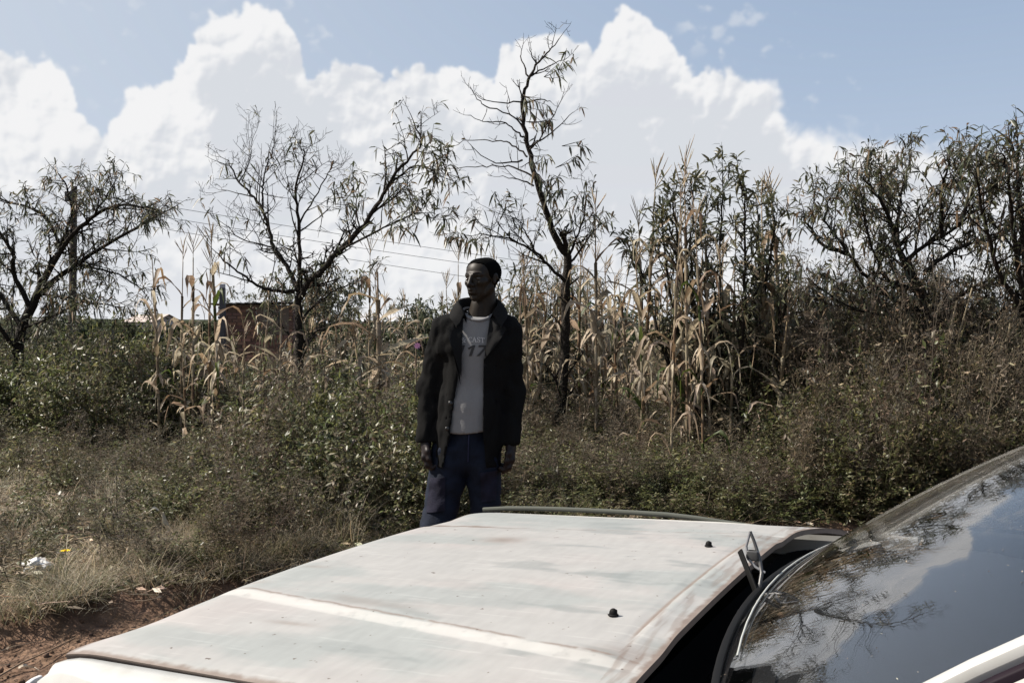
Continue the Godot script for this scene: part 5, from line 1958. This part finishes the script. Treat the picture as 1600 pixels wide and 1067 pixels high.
func head_field(hair: bool) -> Field:
	var f := Head.new()
	f.k = 0.020
	f.hair = hair
	f.noise = noise(92, 130.0, 1)
	f.bone(Vector3(0, 0.030, -0.046), Vector3(0, 0.027, 0.010), 0.072, 0.069)
	f.bone(Vector3(0, -0.018, 0.034), Vector3(0, -0.066, 0.041), 0.052, 0.036)
	# neck
	f.bone(Vector3(0, -0.05, -0.028), Vector3(-0.012, -0.20, -0.045), 0.050, 0.058)
	var q := f.feat
	q.k = 0.010
	for s: float in [-1.0, 1.0]:
		f.bone(Vector3(s * 0.047, -0.045, -0.010), Vector3(s * 0.016, -0.092, 0.050), 0.018, 0.015)
		f.bone(Vector3(s * 0.034, -0.030, 0.050), Vector3(s * 0.024, -0.070, 0.050), 0.018, 0.016)
		q.bone(Vector3(s * 0.012, 0.0165, 0.0815), Vector3(s * 0.042, 0.0165, 0.0635), 0.0100, 0.0090)
		q.bone(Vector3(s * 0.038, -0.022, 0.066), Vector3(s * 0.050, -0.018, 0.044), 0.0140, 0.0130)
		q.bone(Vector3(s * 0.0135, -0.0355, 0.095), Vector3(s * 0.0115, -0.037, 0.088), 0.0098, 0.0095)
		q.bone(Vector3(s * 0.070, 0.008, -0.014), Vector3(s * 0.071, -0.022, -0.008), 0.0095, 0.0080)
		q.bone(Vector3(s * 0.075, 0.014, -0.020), Vector3(s * 0.078, -0.004, -0.026), 0.0065, 0.0065)
	q.bone(Vector3(0, 0.012, 0.0865), Vector3(0, -0.030, 0.1075), 0.0075, 0.0115)
	q.bone(Vector3(-0.019, -0.0575, 0.0845), Vector3(0.0, -0.0560, 0.0915), 0.0068, 0.0080)
	q.bone(Vector3(0.019, -0.0575, 0.0845), Vector3(0.0, -0.0560, 0.0915), 0.0068, 0.0080)
	q.bone(Vector3(-0.014, -0.0720, 0.0855), Vector3(0.014, -0.0720, 0.0855), 0.0088, 0.0088)
	q.bone(Vector3(0, -0.099, 0.064), Vector3(0, -0.096, 0.060), 0.0170, 0.0170)
	return f

func hand(g: G, col: Color, wrist: Vector3, elbow: Vector3, sg: float) -> void:
	# hangs from the wrist, thumb forward (z), fingers curled inwards; sg = +1 when inwards is +x
	var f := Field.new()
	f.k = 0.010
	var inn := Vector3(sg, 0, 0)
	f.bone(wrist + (elbow - wrist).normalized() * 0.075, wrist, 0.029, 0.025)
	f.bone(wrist, wrist + Vector3(0, -0.035, 0.004) , 0.024, 0.023)
	var tips := [0.030, 0.011, -0.009, -0.027]
	var lens := [0.040, 0.044, 0.041, 0.032]
	for i in 4:
		var z: float = tips[i]
		var kn := wrist + Vector3(-sg * 0.006, -0.083 + 0.004 * absf(i - 1.2), z + 0.006)
		f.bone(wrist + Vector3(0, -0.025, z * 0.5), kn, 0.017, 0.0125)
		var a := kn + Vector3(sg * 0.012, -lens[i] * 0.86, 0.004)
		var b := a + Vector3(sg * 0.026, -lens[i] * 0.30, 0.002)
		var c := b + Vector3(sg * 0.016, 0.010, 0.0)
		f.bone(kn, a, 0.0098, 0.0088)
		f.bone(a, b, 0.0088, 0.0080)
		f.bone(b, c, 0.0080, 0.0070)
	f.bone(wrist + Vector3(sg * 0.004, -0.022, 0.018), wrist + Vector3(sg * 0.012, -0.052, 0.044), 0.016, 0.0125)
	f.bone(wrist + Vector3(sg * 0.012, -0.052, 0.044), wrist + Vector3(sg * 0.018, -0.084, 0.049), 0.0118, 0.0102)
	f.bone(wrist + Vector3(sg * 0.018, -0.084, 0.049), wrist + Vector3(sg * 0.026, -0.108, 0.044), 0.0100, 0.0078)
	net(f, wrist + Vector3(-0.07, -0.17, -0.065), wrist + Vector3(0.07, 0.075, 0.085), 0.0036, g, col)

var jacket_f: Cloth
var shirt_f: Cloth

func torso(f: Field, grow: float) -> void:
	f.bone(Vector3(-0.035, 0.93, 0), Vector3(-0.025, 1.08, 0.0), 0.130 + grow, 0.120 + grow, 1.30)
	f.bone(Vector3(-0.025, 1.08, 0), Vector3(-0.002, 1.30, -0.008), 0.120 + grow, 0.134 + grow, 1.35)
	f.bone(Vector3(-0.09, 1.345, -0.012), Vector3(0.085, 1.340, -0.012), 0.082 + grow, 0.082 + grow, 1.05)
	f.bone(Vector3(-0.135, 1.415, -0.022), Vector3(0.130, 1.412, -0.022), 0.046 + grow, 0.046 + grow)
	f.bone(Vector3(-0.07, 1.435, -0.028), Vector3(0.085, 1.432, -0.028), 0.052 + grow, 0.052 + grow)

const SH_L := Vector3(-0.148, 1.405, -0.022)
const EL_L := Vector3(-0.212, 1.145, -0.040)
const WR_L := Vector3(-0.222, 0.935, 0.020)
const SH_R := Vector3(0.140, 1.400, -0.022)
const EL_R := Vector3(0.163, 1.135, -0.040)
const WR_R := Vector3(0.152, 0.925, 0.022)

func on_cloth(f: Field, x: float, y: float, off: float) -> Vector3:
	# the point of a garment's front at x, y, pushed out by off
	var z := 0.30
	for k in 60:
		var d := f.surf(Vector3(x, y, z))
		if d < 0.0008: break
		z -= maxf(d * 0.6, 0.0006)
		if z < -0.1: break
	return Vector3(x, y, z + off)

func flap(f: Field, g: G, q: Array, o0: float, o1: float, col: Color, n := 10) -> void:
	# a piece of cloth over the jacket: corners q00 q10 q11 q01 in x, y; lifted o0 at its fold, o1 at its free edge
	var top := PackedVector3Array()
	for r in n + 1:
		for c in n + 1:
			var u := float(c) / n
			var w := float(r) / n
			var p: Vector2 = (q[0] as Vector2).lerp(q[1], u).lerp((q[3] as Vector2).lerp(q[2], u), w)
			top.append(on_cloth(f, p.x, p.y, lerpf(o0, o1, u) + 0.003 * sin(w * 7.0 + u * 3.0)))
	var nrm := (top[n] - top[0]).cross(top[n * (n + 1)] - top[0])
	var fl := nrm.z > 0.0
	g.grid(top, n + 1, col, fl)
	var bot := PackedVector3Array()
	for p in top: bot.append(p - Vector3(0, 0, 0.005))
	g.grid(bot, n + 1, col, not fl)
	var rim := PackedVector3Array()
	var loop := []
	for c in n + 1: loop.append(c)
	for r in range(1, n + 1): loop.append(r * (n + 1) + n)
	for c in range(n - 1, -1, -1): loop.append(n * (n + 1) + c)
	for r in range(n - 1, -1, -1): loop.append(r * (n + 1))
	for k in loop: rim.append(top[k])
	for k in loop: rim.append(bot[k])
	g.grid(rim, loop.size(), col, fl)

func print_on(g: G, text: String, font: SystemFont, size: float, centre: Vector2, slant: float, wide: float, col: Color, arc := 0.0) -> void:
	var tm := TextMesh.new()
	tm.text = text
	tm.font = font
	tm.font_size = 64
	tm.pixel_size = size / 64.0
	tm.depth = 0.0
	tm.curve_step = 2.0
	var a := tm.surface_get_arrays(0)
	var vs: PackedVector3Array = a[Mesh.ARRAY_VERTEX]
	var ix: PackedInt32Array = a[Mesh.ARRAY_INDEX] if a[Mesh.ARRAY_INDEX] != null else PackedInt32Array(range(vs.size()))
	var s := g.v.size()
	for p in vs:
		var x := p.x * wide + p.y * slant + centre.x
		var y := p.y + centre.y - arc * pow(p.x, 2.0)
		g.vert(on_cloth(shirt_f, x, y, 0.0025), Vector3(0, 0, 1), col)
	for k in ix: g.i.append(s + k)

func person() -> void:
	var o := thing("person", "man in an open dark jacket, grey t-shirt and blue work trousers standing with arms hanging", "person", Vector3(-0.157, 0.026, -4.40))
	var skin_c := Color(0.0190, 0.0128, 0.0100)
	var skin := vmat(0.50, 0.0, 0.33)
	skin.normal_enabled = true
	skin.normal_texture = noise_tex(91, 0.08, 256, [], 3, true, 2.0)
	skin.uv1_triplanar = true
	skin.uv1_scale = Vector3(8, 8, 8)
	skin.normal_scale = 0.12
	# body: one continuous figure; head and hands on finer grids of the same surface
	var g := G.new()
	var b := Field.new()
	b.k = 0.035
	torso(b, -0.034)
	b.bone(Vector3(0.0, 1.42, -0.03), HEAD + Vector3(0, -0.11, -0.03), 0.054, 0.047)
	b.chain([SH_L, EL_L, WR_L + Vector3(0, 0.03, 0)], [0.036, 0.033, 0.026])
	b.chain([SH_R, EL_R, WR_R + Vector3(0, 0.03, 0)], [0.036, 0.033, 0.026])
	b.chain([Vector3(-0.108, 0.88, 0), Vector3(-0.176, 0.52, 0.02), Vector3(-0.196, 0.09, -0.01)], [0.062, 0.045, 0.034])
	b.chain([Vector3(0.028, 0.88, 0), Vector3(0.043, 0.52, 0.02), Vector3(0.054, 0.09, -0.01)], [0.060, 0.043, 0.034])
	b.bone(Vector3(-0.19, 0.05, -0.03), Vector3(-0.205, 0.035, 0.13), 0.034, 0.026)
	b.bone(Vector3(0.052, 0.05, -0.03), Vector3(0.06, 0.035, 0.13), 0.034, 0.026)
	net(b, Vector3(-0.34, -0.02, -0.24), Vector3(0.28, 1.56, 0.24), 0.016, g, skin_c)
	var hb := Basis.from_euler(Vector3(deg_to_rad(2), deg_to_rad(-33), deg_to_rad(1)))
	var hx := Transform3D(hb.scaled(Vector3(0.89, 0.88, 0.89)), HEAD)
	net(head_field(false), Vector3(-0.11, -0.21, -0.14), Vector3(0.11, 0.13, 0.13), 0.0036, g, skin_c, hx)
	hand(g, skin_c * 0.8, WR_L, EL_L, 1.0)
	hand(g, skin_c * 0.8, WR_R, EL_R, -1.0)
	part("body", g, skin, o)
	g = G.new()
	net(head_field(true), Vector3(-0.11, -0.10, -0.14), Vector3(0.11, 0.14, 0.12), 0.0050, g, Color(0.007, 0.0065, 0.0065), hx)
	part("hair", g, vmat(1.0, 0.0, 0.08), o)
	for s: float in [-1.0, 1.0]:
		g = G.new()
		var e := Vector3(s * 0.031, -0.003, 0.0700)
		g.ball(hx * e, Vector3(0.0112, 0.0070, 0.0112), Color(0.040, 0.034, 0.030), 14, 10, hb)
		g.ball(hx * (e + Vector3(-0.002, 0, 0.0078)), Vector3(0.0052, 0.0052, 0.0048), Color(0.012, 0.008, 0.006), 10, 8, hb)
		part("eye", g, vmat(0.15), o)
		g = G.new()
		var br := PackedVector3Array()
		for k in 5:
			var f := k / 4.0
			br.append(hx * Vector3(s * lerpf(0.013, 0.046, f), 0.021 + 0.006 * sin(f * 2.4), lerpf(0.0915, 0.068, f * f * 0.6 + f * 0.4)))
		g.tube(br, PackedFloat32Array([0.002, 0.003, 0.003, 0.0025, 0.001]), 5, Color(0.008, 0.007, 0.007))
		part("eyebrow", g, vmat(0.9), o)

	# t-shirt
	g = G.new()
	shirt_f = Cloth.new()
	shirt_f.k = 0.06
	torso(shirt_f, -0.013)
	shirt_f.bone(Vector3(0.0, 1.42, -0.02), Vector3(0.008, 1.475, -0.010), 0.074, 0.066)
	shirt_f.bone(Vector3(-0.032, 0.97, 0.0), Vector3(-0.03, 1.05, 0.0), 0.126, 0.112, 1.22)
	shirt_f.bone(SH_L, SH_L.lerp(EL_L, 0.2), 0.034, 0.034)
	shirt_f.bone(SH_R, SH_R.lerp(EL_R, 0.2), 0.034, 0.034)
	shirt_f.noise = noise(93, 5.0, 3)
	shirt_f.amp = 0.006
	shirt_f.nscale = Vector3(1.7, 0.55, 1.0)
	shirt_f.cut = func(p: Vector3, m: float) -> float:
		var hem := 0.966 + 0.006 * sin(p.x * 22.0)
		var o2 := maxf(m, hem - p.y)
		o2 = maxf(o2, 0.066 - Vector3((p.x - 0.010), (p.y - 1.545) * 0.95, (p.z - 0.012) * 0.95).length())
		o2 = maxf(o2, p.y - (1.478 - 0.36 * p.z))
		return o2
	net(shirt_f, Vector3(-0.24, 0.96, -0.20), Vector3(0.24, 1.52, 0.22), 0.0075, g, Color(0.210, 0.208, 0.210))
	var cotton := vmat(0.95, 0.0, 0.2)
	cotton.albedo_texture = noise_tex(94, 0.25, 256, [[0.0, Color(0.78, 0.78, 0.78)], [1.0, Color(1.1, 1.1, 1.1)]], 2)
	cotton.uv1_triplanar = true
	cotton.uv1_scale = Vector3(4, 9, 4)
	cotton.normal_enabled = true
	cotton.normal_texture = noise_tex(95, 0.02, 256, [], 4, true, 3.0)
	cotton.normal_scale = 0.5
	var sh := part("t_shirt", g, cotton, o)
	g = G.new()
	var col_ring := []
	for k in 33:
		var a := TAU * k / 32.0
		var x := 0.010 + 0.071 * cos(a)
		var z := 0.004 + 0.076 * sin(a)
		col_ring.append(Vector3(x, 1.482 - 0.028 * sin(a) + 0.016 * cos(a) * cos(a), z * 0.92 - 0.012))
	tubes(g, col_ring, 0.0065, 0.0065, 7, Color(0.19, 0.19, 0.195))
	part("neckband", g, cotton, sh)
	g = G.new()
	var serif := SystemFont.new()
	serif.font_names = PackedStringArray(["Droid Serif"])
	var sans := SystemFont.new()
	sans.font_names = PackedStringArray(["Droid Sans"])
	sans.font_weight = 700
	print_on(g, "& CAST", serif, 0.030, Vector2(-0.0135, 1.370), 0.0, 1.0, Color(0.50, 0.50, 0.50), 1.2)
	print_on(g, "117", sans, 0.066, Vector2(-0.020, 1.322), 0.35, 1.25, Color(0.028, 0.028, 0.030))
	part("print", g, vmat(0.8), sh)

	# trousers
	g = G.new()
	var tr := Cloth.new()
	tr.k = 0.018
	tr.bone(Vector3(-0.035, 0.885, 0.0), Vector3(-0.035, 1.03, 0.0), 0.114, 0.100, 1.25)
	tr.chain([Vector3(-0.112, 0.87, 0), Vector3(-0.152, 0.66, 0.012), Vector3(-0.172, 0.55, 0.025), Vector3(-0.190, 0.30, 0.0), Vector3(-0.198, 0.10, -0.005)], [0.094, 0.080, 0.080, 0.080, 0.090])
	tr.chain([Vector3(0.028, 0.87, 0), Vector3(0.040, 0.66, 0.012), Vector3(0.044, 0.50, 0.025), Vector3(0.050, 0.30, 0.0), Vector3(0.056, 0.10, -0.005)], [0.090, 0.071, 0.072, 0.075, 0.086])
	tr.noise = noise(96, 4.2, 3)
	tr.noise.fractal_type = FastNoiseLite.FRACTAL_RIDGED
	tr.amp = 0.013
	tr.nscale = Vector3(1.0, 1.35, 1.0)
	tr.cut = func(p: Vector3, m: float) -> float: return maxf(maxf(m, 0.06 - p.y), maxf(p.y - 1.03, -(m + 0.012) if p.y < 0.12 else -1.0))
	net(tr, Vector3(-0.33, 0.04, -0.20), Vector3(0.20, 1.06, 0.22), 0.0105, g, Color(0.0112, 0.0135, 0.0255))
	var denim := vmat(0.85, 0.0, 0.3)
	denim.albedo_texture = noise_tex(97, 0.03, 256, [[0.0, Color(0.7, 0.7, 0.7)], [1.0, Color(1.2, 1.2, 1.2)]], 5)
	denim.uv1_triplanar = true
	denim.uv1_scale = Vector3(2, 2, 2)
	denim.normal_enabled = true
	denim.normal_texture = noise_tex(98, 0.3, 256, [], 2, true, 2.0)
	denim.normal_scale = 0.4
	var trn := part("trousers", g, denim, o)
	var P := func(px: float, py: float) -> Vector2: return Vector2((px - 745.0) / 353.6, (1015.0 - py) / 353.6)
	for side in 2:
		g = G.new()
		var TC := Color(0.0120, 0.0143, 0.0265)
		if side == 0: flap(tr, g, [P.call(674, 744), P.call(698, 741), P.call(698, 792), P.call(668, 796)], 0.005, 0.006, TC)
		else: flap(tr, g, [P.call(752, 734), P.call(778, 732), P.call(776, 778), P.call(753, 780)], 0.006, 0.005, TC)
		part("cargo_pocket", g, denim, trn)
	g = G.new()
	tubes(g, [on_cloth(tr, -0.030, 0.965, 0.004), on_cloth(tr, -0.032, 0.90, 0.005), on_cloth(tr, -0.034, 0.84, 0.004)], 0.003, 0.003, 5, Color(0.03, 0.035, 0.07))
	part("fly", g, denim, trn)
	for s: float in [-1.0, 1.0]:
		g = G.new()
		var sf := Field.new()
		sf.k = 0.02
		var c := Vector3(-0.198, -0.026, 0) if s < 0 else Vector3(0.056, -0.026, 0)
		var dd := Vector3(-0.10 if s < 0 else 0.06, 0, 1).normalized()
		sf.bone(c + Vector3(0, 0.10, -0.03), c + Vector3(0, 0.05, -0.03), 0.048, 0.045)
		sf.bone(c + Vector3(0, 0.048, -0.03), c + dd * 0.15 + Vector3(0, 0.036, 0), 0.043, 0.037)
		net(sf, c + Vector3(-0.10, -0.01, -0.10), c + Vector3(0.10, 0.16, 0.22), 0.009, g, Color(0.02, 0.017, 0.015))
		part("boot", g, vmat(0.5), o)

	# jacket, open at the front
	g = G.new()
	jacket_f = Cloth.new()
	jacket_f.k = 0.030
	torso(jacket_f, 0.017)
	jacket_f.bone(Vector3(-0.045, 0.80, 0.0), Vector3(-0.030, 1.06, 0.0), 0.158, 0.138, 1.18)
	jacket_f.chain([SH_L + Vector3(-0.004, 0.004, 0), EL_L, WR_L + Vector3(0.0, -0.005, -0.002)], [0.059, 0.054, 0.049])
	jacket_f.chain([SH_R + Vector3(0.004, 0.004, 0), EL_R, WR_R + Vector3(0.0, 0.0, -0.002)], [0.059, 0.053, 0.047])
	jacket_f.noise = noise(99, 7.0, 2)
	jacket_f.noise.fractal_type = FastNoiseLite.FRACTAL_RIDGED
	jacket_f.amp = 0.010
	jacket_f.nscale = Vector3(1.6, 0.7, 1.3)
	var opl := [[0.78, -0.150], [0.88, -0.128], [0.95, -0.112], [1.05, -0.100], [1.15, -0.086], [1.25, -0.070], [1.36, -0.064], [1.46, -0.062], [1.6, -0.062]]
	var opr := [[0.78, 0.048], [0.90, 0.036], [1.00, 0.030], [1.29, 0.034], [1.36, 0.046], [1.46, 0.076], [1.6, 0.080]]
	jacket_f.cut = func(p: Vector3, m: float) -> float:
		var arm_l := p.x < -0.165 and p.y < 1.30
		var arm_r := p.x > 0.112 and p.y < 1.30
		var o2 := m
		if arm_l and p.x < -0.172 - 0.02 * (1.1 - p.y): o2 = maxf(m, 0.918 + 0.03 * (p.x + 0.22) - p.y)
		elif arm_r and p.x > 0.118: o2 = maxf(m, 0.905 - p.y)
		o2 = maxf(o2, 0.815 - p.y)
		# hollow, so that the fronts are cloth and not a block
		o2 = maxf(o2, -(m + 0.017)) if p.z > -0.06 and absf(p.x + 0.02) < 0.115 else o2
		if p.z > 0.0:
			var l := along(opl, p.y)
			var r := along(opr, p.y)
			o2 = maxf(o2, minf(p.x - l, r - p.x))
		# neck opening
		o2 = maxf(o2, 0.080 - Vector3(p.x - 0.010, (p.y - 1.555) * 0.8, p.z + 0.004).length())
		return o2
	net(jacket_f, Vector3(-0.34, 0.77, -0.24), Vector3(0.28, 1.55, 0.26), 0.0078, g, Color(0.0092, 0.0090, 0.0091))
	var wool := vmat(0.92, 0.0, 0.15)
	wool.normal_enabled = true
	wool.normal_texture = noise_tex(101, 0.3, 256, [], 2, true, 2.0)
	wool.uv1_triplanar = true
	wool.uv1_scale = Vector3(3, 3, 3)
	wool.normal_scale = 0.4
	var jk := part("jacket", g, wool, o)
	var JC := Color(0.0135, 0.0132, 0.0132)  # paler than the jacket: light catching lapels and collar is in the colour
	g = G.new()
	flap(jacket_f, g, [P.call(725, 488), P.call(699, 516), P.call(710, 546), P.call(723, 588)], 0.010, 0.034, JC)
	flap(jacket_f, g, [P.call(718, 556), P.call(708, 540), P.call(718, 584), P.call(722, 600)], 0.012, 0.018, JC)
	part("lapel", g, wool, jk)
	g = G.new()
	flap(jacket_f, g, [P.call(768, 488), P.call(792, 514), P.call(779, 536), P.call(758, 560)], 0.010, 0.030, JC)
	part("lapel", g, wool, jk)
	# collar, standing round the neck
	g = G.new()
	for lay in 2:
		var cp := PackedVector3Array()
		for r in 8:
			for q in 33:
				var a := lerpf(-0.80, PI + 0.85, q / 32.0)
				var back := sin(clampf((a + 0.80) / (PI + 1.65), 0, 1) * PI)
				var fold := lerpf(1.484, 1.562, pow(back, 0.5))
				var wide := 0.122 + 0.016 * sstep(0.45, 0.1, back)
				var rr: float = [0.074, 0.076, 0.079, 0.087, 0.094, 0.104, 0.114, wide][r]
				var yy: float = [-0.055, -0.03, -0.008, 0.0, -0.006, -0.018, -0.033, -0.050][r]
				var p := Vector3(0.010 + rr * 1.06 * cos(a), fold + yy * (1.0 if r < 4 else lerpf(1.15, 0.95, back)), -0.016 - rr * 0.90 * sin(a) + 0.018 * (1 - back))
				cp.append(p if lay == 0 else p - Vector3(cos(a) * 0.003, 0.004, -sin(a) * 0.003))
		g.grid(cp, 33, JC, lay == 0)
	part("collar", g, wool, jk)
	for by in [0.985, 1.095]:
		g = G.new()
		var q := on_cloth(jacket_f, along(opl, by) - 0.016, by, 0.004)
		g.ball(q, Vector3(0.010, 0.010, 0.004), Color(0.012, 0.012, 0.012), 12, 6)
		part("button", g, vmat(0.3), jk)

# ------------------------------------------------------------------ small things on the ground
func bits() -> void:
	var m := vmat(0.8, 0.2, 0.3)
	# crumpled white plastic
	var p := at(56, 886, 5.42)
	var o := thing("plastic_bag", "crumpled white plastic scrap caught in the grass at lower left", "litter", Vector3(p.x, p.y, p.z))
	var g := G.new()
	var n := noise(111, 22.0, 3)
	var pts := PackedVector3Array()
	for r in 13:
		for q in 19:
			var la := -PI / 2 + PI * r / 12.0
			var lo := TAU * (q % 18) / 18.0
			var d := Vector3(cos(lo) * cos(la), sin(la), sin(lo) * cos(la))
			pts.append(d * Vector3(0.065, 0.042, 0.05) * (1.0 + 0.9 * n.get_noise_3dv(d * 0.5)))
	g.grid(pts, 19, Color(0.72, 0.72, 0.71))
	part("bag", g, m, o)
	# yellow flower
	p = at(101, 861, 5.0)
	o = thing("yellow_flower", "single small yellow flower on a thin stem above the grass", "flower", Vector3(p.x, 0.15, p.z))
	var h := p.y - 0.15
	g = G.new()
	tubes(g, [Vector3.ZERO, Vector3(0.01, h * 0.5, 0), Vector3(0, h, 0)], 0.002, 0.0015, 4, Color(0.06, 0.08, 0.03))
	part("stem", g, m, o)
	g = G.new()
	for k in 9:
		var a := TAU * k / 9.0
		oval(g, Vector3(0, h, 0), Vector3(cos(a), 0.25, sin(a)).normalized(), Vector3.UP, 0.028, 0.016, Color(0.75, 0.55, 0.03))
	g.ball(Vector3(0, h + 0.004, 0), Vector3(0.008, 0.005, 0.008), Color(0.55, 0.33, 0.02), 8, 5)
	part("petals", g, m, o)
	# pink flower in the maize
	p = at(652, 540, 9.2)
	o = thing("pink_flower", "small pink flower among the maize left of the man's jacket", "flower", Vector3(p.x, 0.2, p.z))
	h = p.y - 0.2
	g = G.new()
	tubes(g, [Vector3.ZERO, Vector3(0.02, h * 0.6, 0), Vector3(0, h, 0)], 0.0025, 0.0015, 4, Color(0.06, 0.08, 0.03))
	part("stem", g, m, o)
	g = G.new()
	for k in 8:
		var a := TAU * k / 8.0
		oval(g, Vector3(0, h, 0), Vector3(cos(a), sin(a), 0.3).normalized(), Vector3(0, 0, 1), 0.034, 0.022, Color(0.62, 0.30, 0.48))
	part("petals", g, m, o)
	# clods and small stones on the bare dirt
	var list := []
	var cg := G.new()
	cg.ball(Vector3.ZERO, Vector3(0.5, 0.36, 0.42), Color(0.120, 0.080, 0.056), 7, 5)
	for k in cg.v.size(): cg.v[k] *= 1.0 + 0.35 * n.get_noise_3dv(cg.v[k] * 0.08)
	cg.smooth(0, 0)
	for k in 2600:
		var x := rf(-4.2, -0.4)
		var d := rf(3.2, 7.5)
		if d > verge(x) + 0.5: continue
		var sz := 0.006 + 0.034 * pow(rng.randf(), 4.0)
		list.append([Transform3D(Basis.from_euler(Vector3(rf(-1, 1), rf(0, TAU), rf(-1, 1))).scaled(Vector3.ONE * sz), Vector3(x, ground_y(x, d) + sz * 0.15, -d)), tint(Color(1, 1, 1), 0.35)])
	copies("gravel", cg.mesh(), vmat(0.95, 0.0, 0.2), list)
	# sticks and chips
	var a0 := at(-6, 1052, 4.05)
	var b0 := at(118, 1012, 4.55)
	o = thing("dry_stick", "long thin dry stick lying on the red dirt at the car's front corner", "stick", Vector3(a0.x, 0.02, a0.z))
	g = G.new()
	var dv := Vector3(b0.x - a0.x, 0, b0.z - a0.z)
	tubes(g, [Vector3.ZERO, dv * 0.3 + Vector3(0, 0.012, 0.01), dv * 0.6 + Vector3(0, 0.006, -0.012), dv + Vector3(0, 0.01, 0)], 0.005, 0.0025, 5, Color(0.24, 0.17, 0.115))
	part("wood", g, m, o)
	var chip := at(44, 1048, 4.2)
	o = thing("wood_chip", "pale chip of dry husk lying on the red dirt at lower left", "husk", Vector3(chip.x, ground_y(chip.x, 4.2) + 0.012, chip.z), 0.5)
	g = G.new()
	strip(g, Vector3(-0.04, 0.01, 0), 0.3, 0.15, 0.10, 0.030, 0.9, -0.4, 0.5, Color(0.46, 0.40, 0.32))
	part("husk", g, m, o)
	for k in 2:
		var q: Vector3 = at([205, 262][k], [722, 818][k], [9.0, 6.2][k])
		o = thing("maize_cob_husk", ["pale bent maize husk sticking up at the foot of the dark left bushes", "pale upright maize husk standing in the dry grass before the middle bush"][k], "husk", Vector3(q.x, q.y - 0.12, q.z))
		g = G.new()
		g.tube(PackedVector3Array([Vector3(0.05, -0.02, 0), Vector3(0.02, 0.06, 0), Vector3(-0.02, 0.13, 0), Vector3(-0.035, 0.19, 0)]), PackedFloat32Array([0.006, 0.012, 0.017, 0.010]), 8, Color(0.47, 0.42, 0.33))
		strip(g, Vector3(-0.03, 0.15, 0), 2.4, 1.2, 0.14, 0.03, 0.5, -0.5, 0.8, Color(0.52, 0.47, 0.38))
		part("husk", g, m, o)
	# leaning pale dry stalks in the thicket at right
	var lines := [[[1462, 640, 1508, 588, 1560, 535], "pale dry stalk leaning right in the thicket, upper of two"], [[1492, 706, 1530, 660, 1548, 632], "pale dry stalk leaning right low in the thicket above the windscreen"], [[1496, 470, 1478, 545, 1466, 640], "pale upright dry stalk in the thicket under the wide right peach tree"], [[1520, 450, 1500, 520, 1480, 600], "second pale upright dry stalk leaning in the thicket under the right limbs"]]
	for l in lines:
		var q0 := at(l[0][0], l[0][1], 7.75)
		o = thing("dry_stalk", l[1], "dry stalk", q0, 0.0, "pale dry stalks in the thicket")
		g = G.new()
		var pp := []
		for k in l[0].size() / 2: pp.append(at(l[0][2 * k], l[0][2 * k + 1], 7.75 + 0.05 * k) - q0)
		tubes(g, pp, 0.007, 0.003, 5, Color(0.34, 0.28, 0.19))
		for k in 14:
			var f := rf(0.2, 1.0)
			var j := mini(int(f * (pp.size() - 1)), pp.size() - 2)
			var bp: Vector3 = (pp[j] as Vector3).lerp(pp[j + 1], f * (pp.size() - 1) - j)
			var dd: Vector3 = ((pp[j + 1] - pp[j]).normalized() + rdir() * 0.6).normalized()
			g.tube(PackedVector3Array([bp, bp + dd * 0.1, bp + dd * 0.2 + Vector3.UP * 0.03]), PackedFloat32Array([0.002, 0.0015, 0.001]), 3, Color(0.30, 0.24, 0.16), false)
		part("stalk", g, m, o)
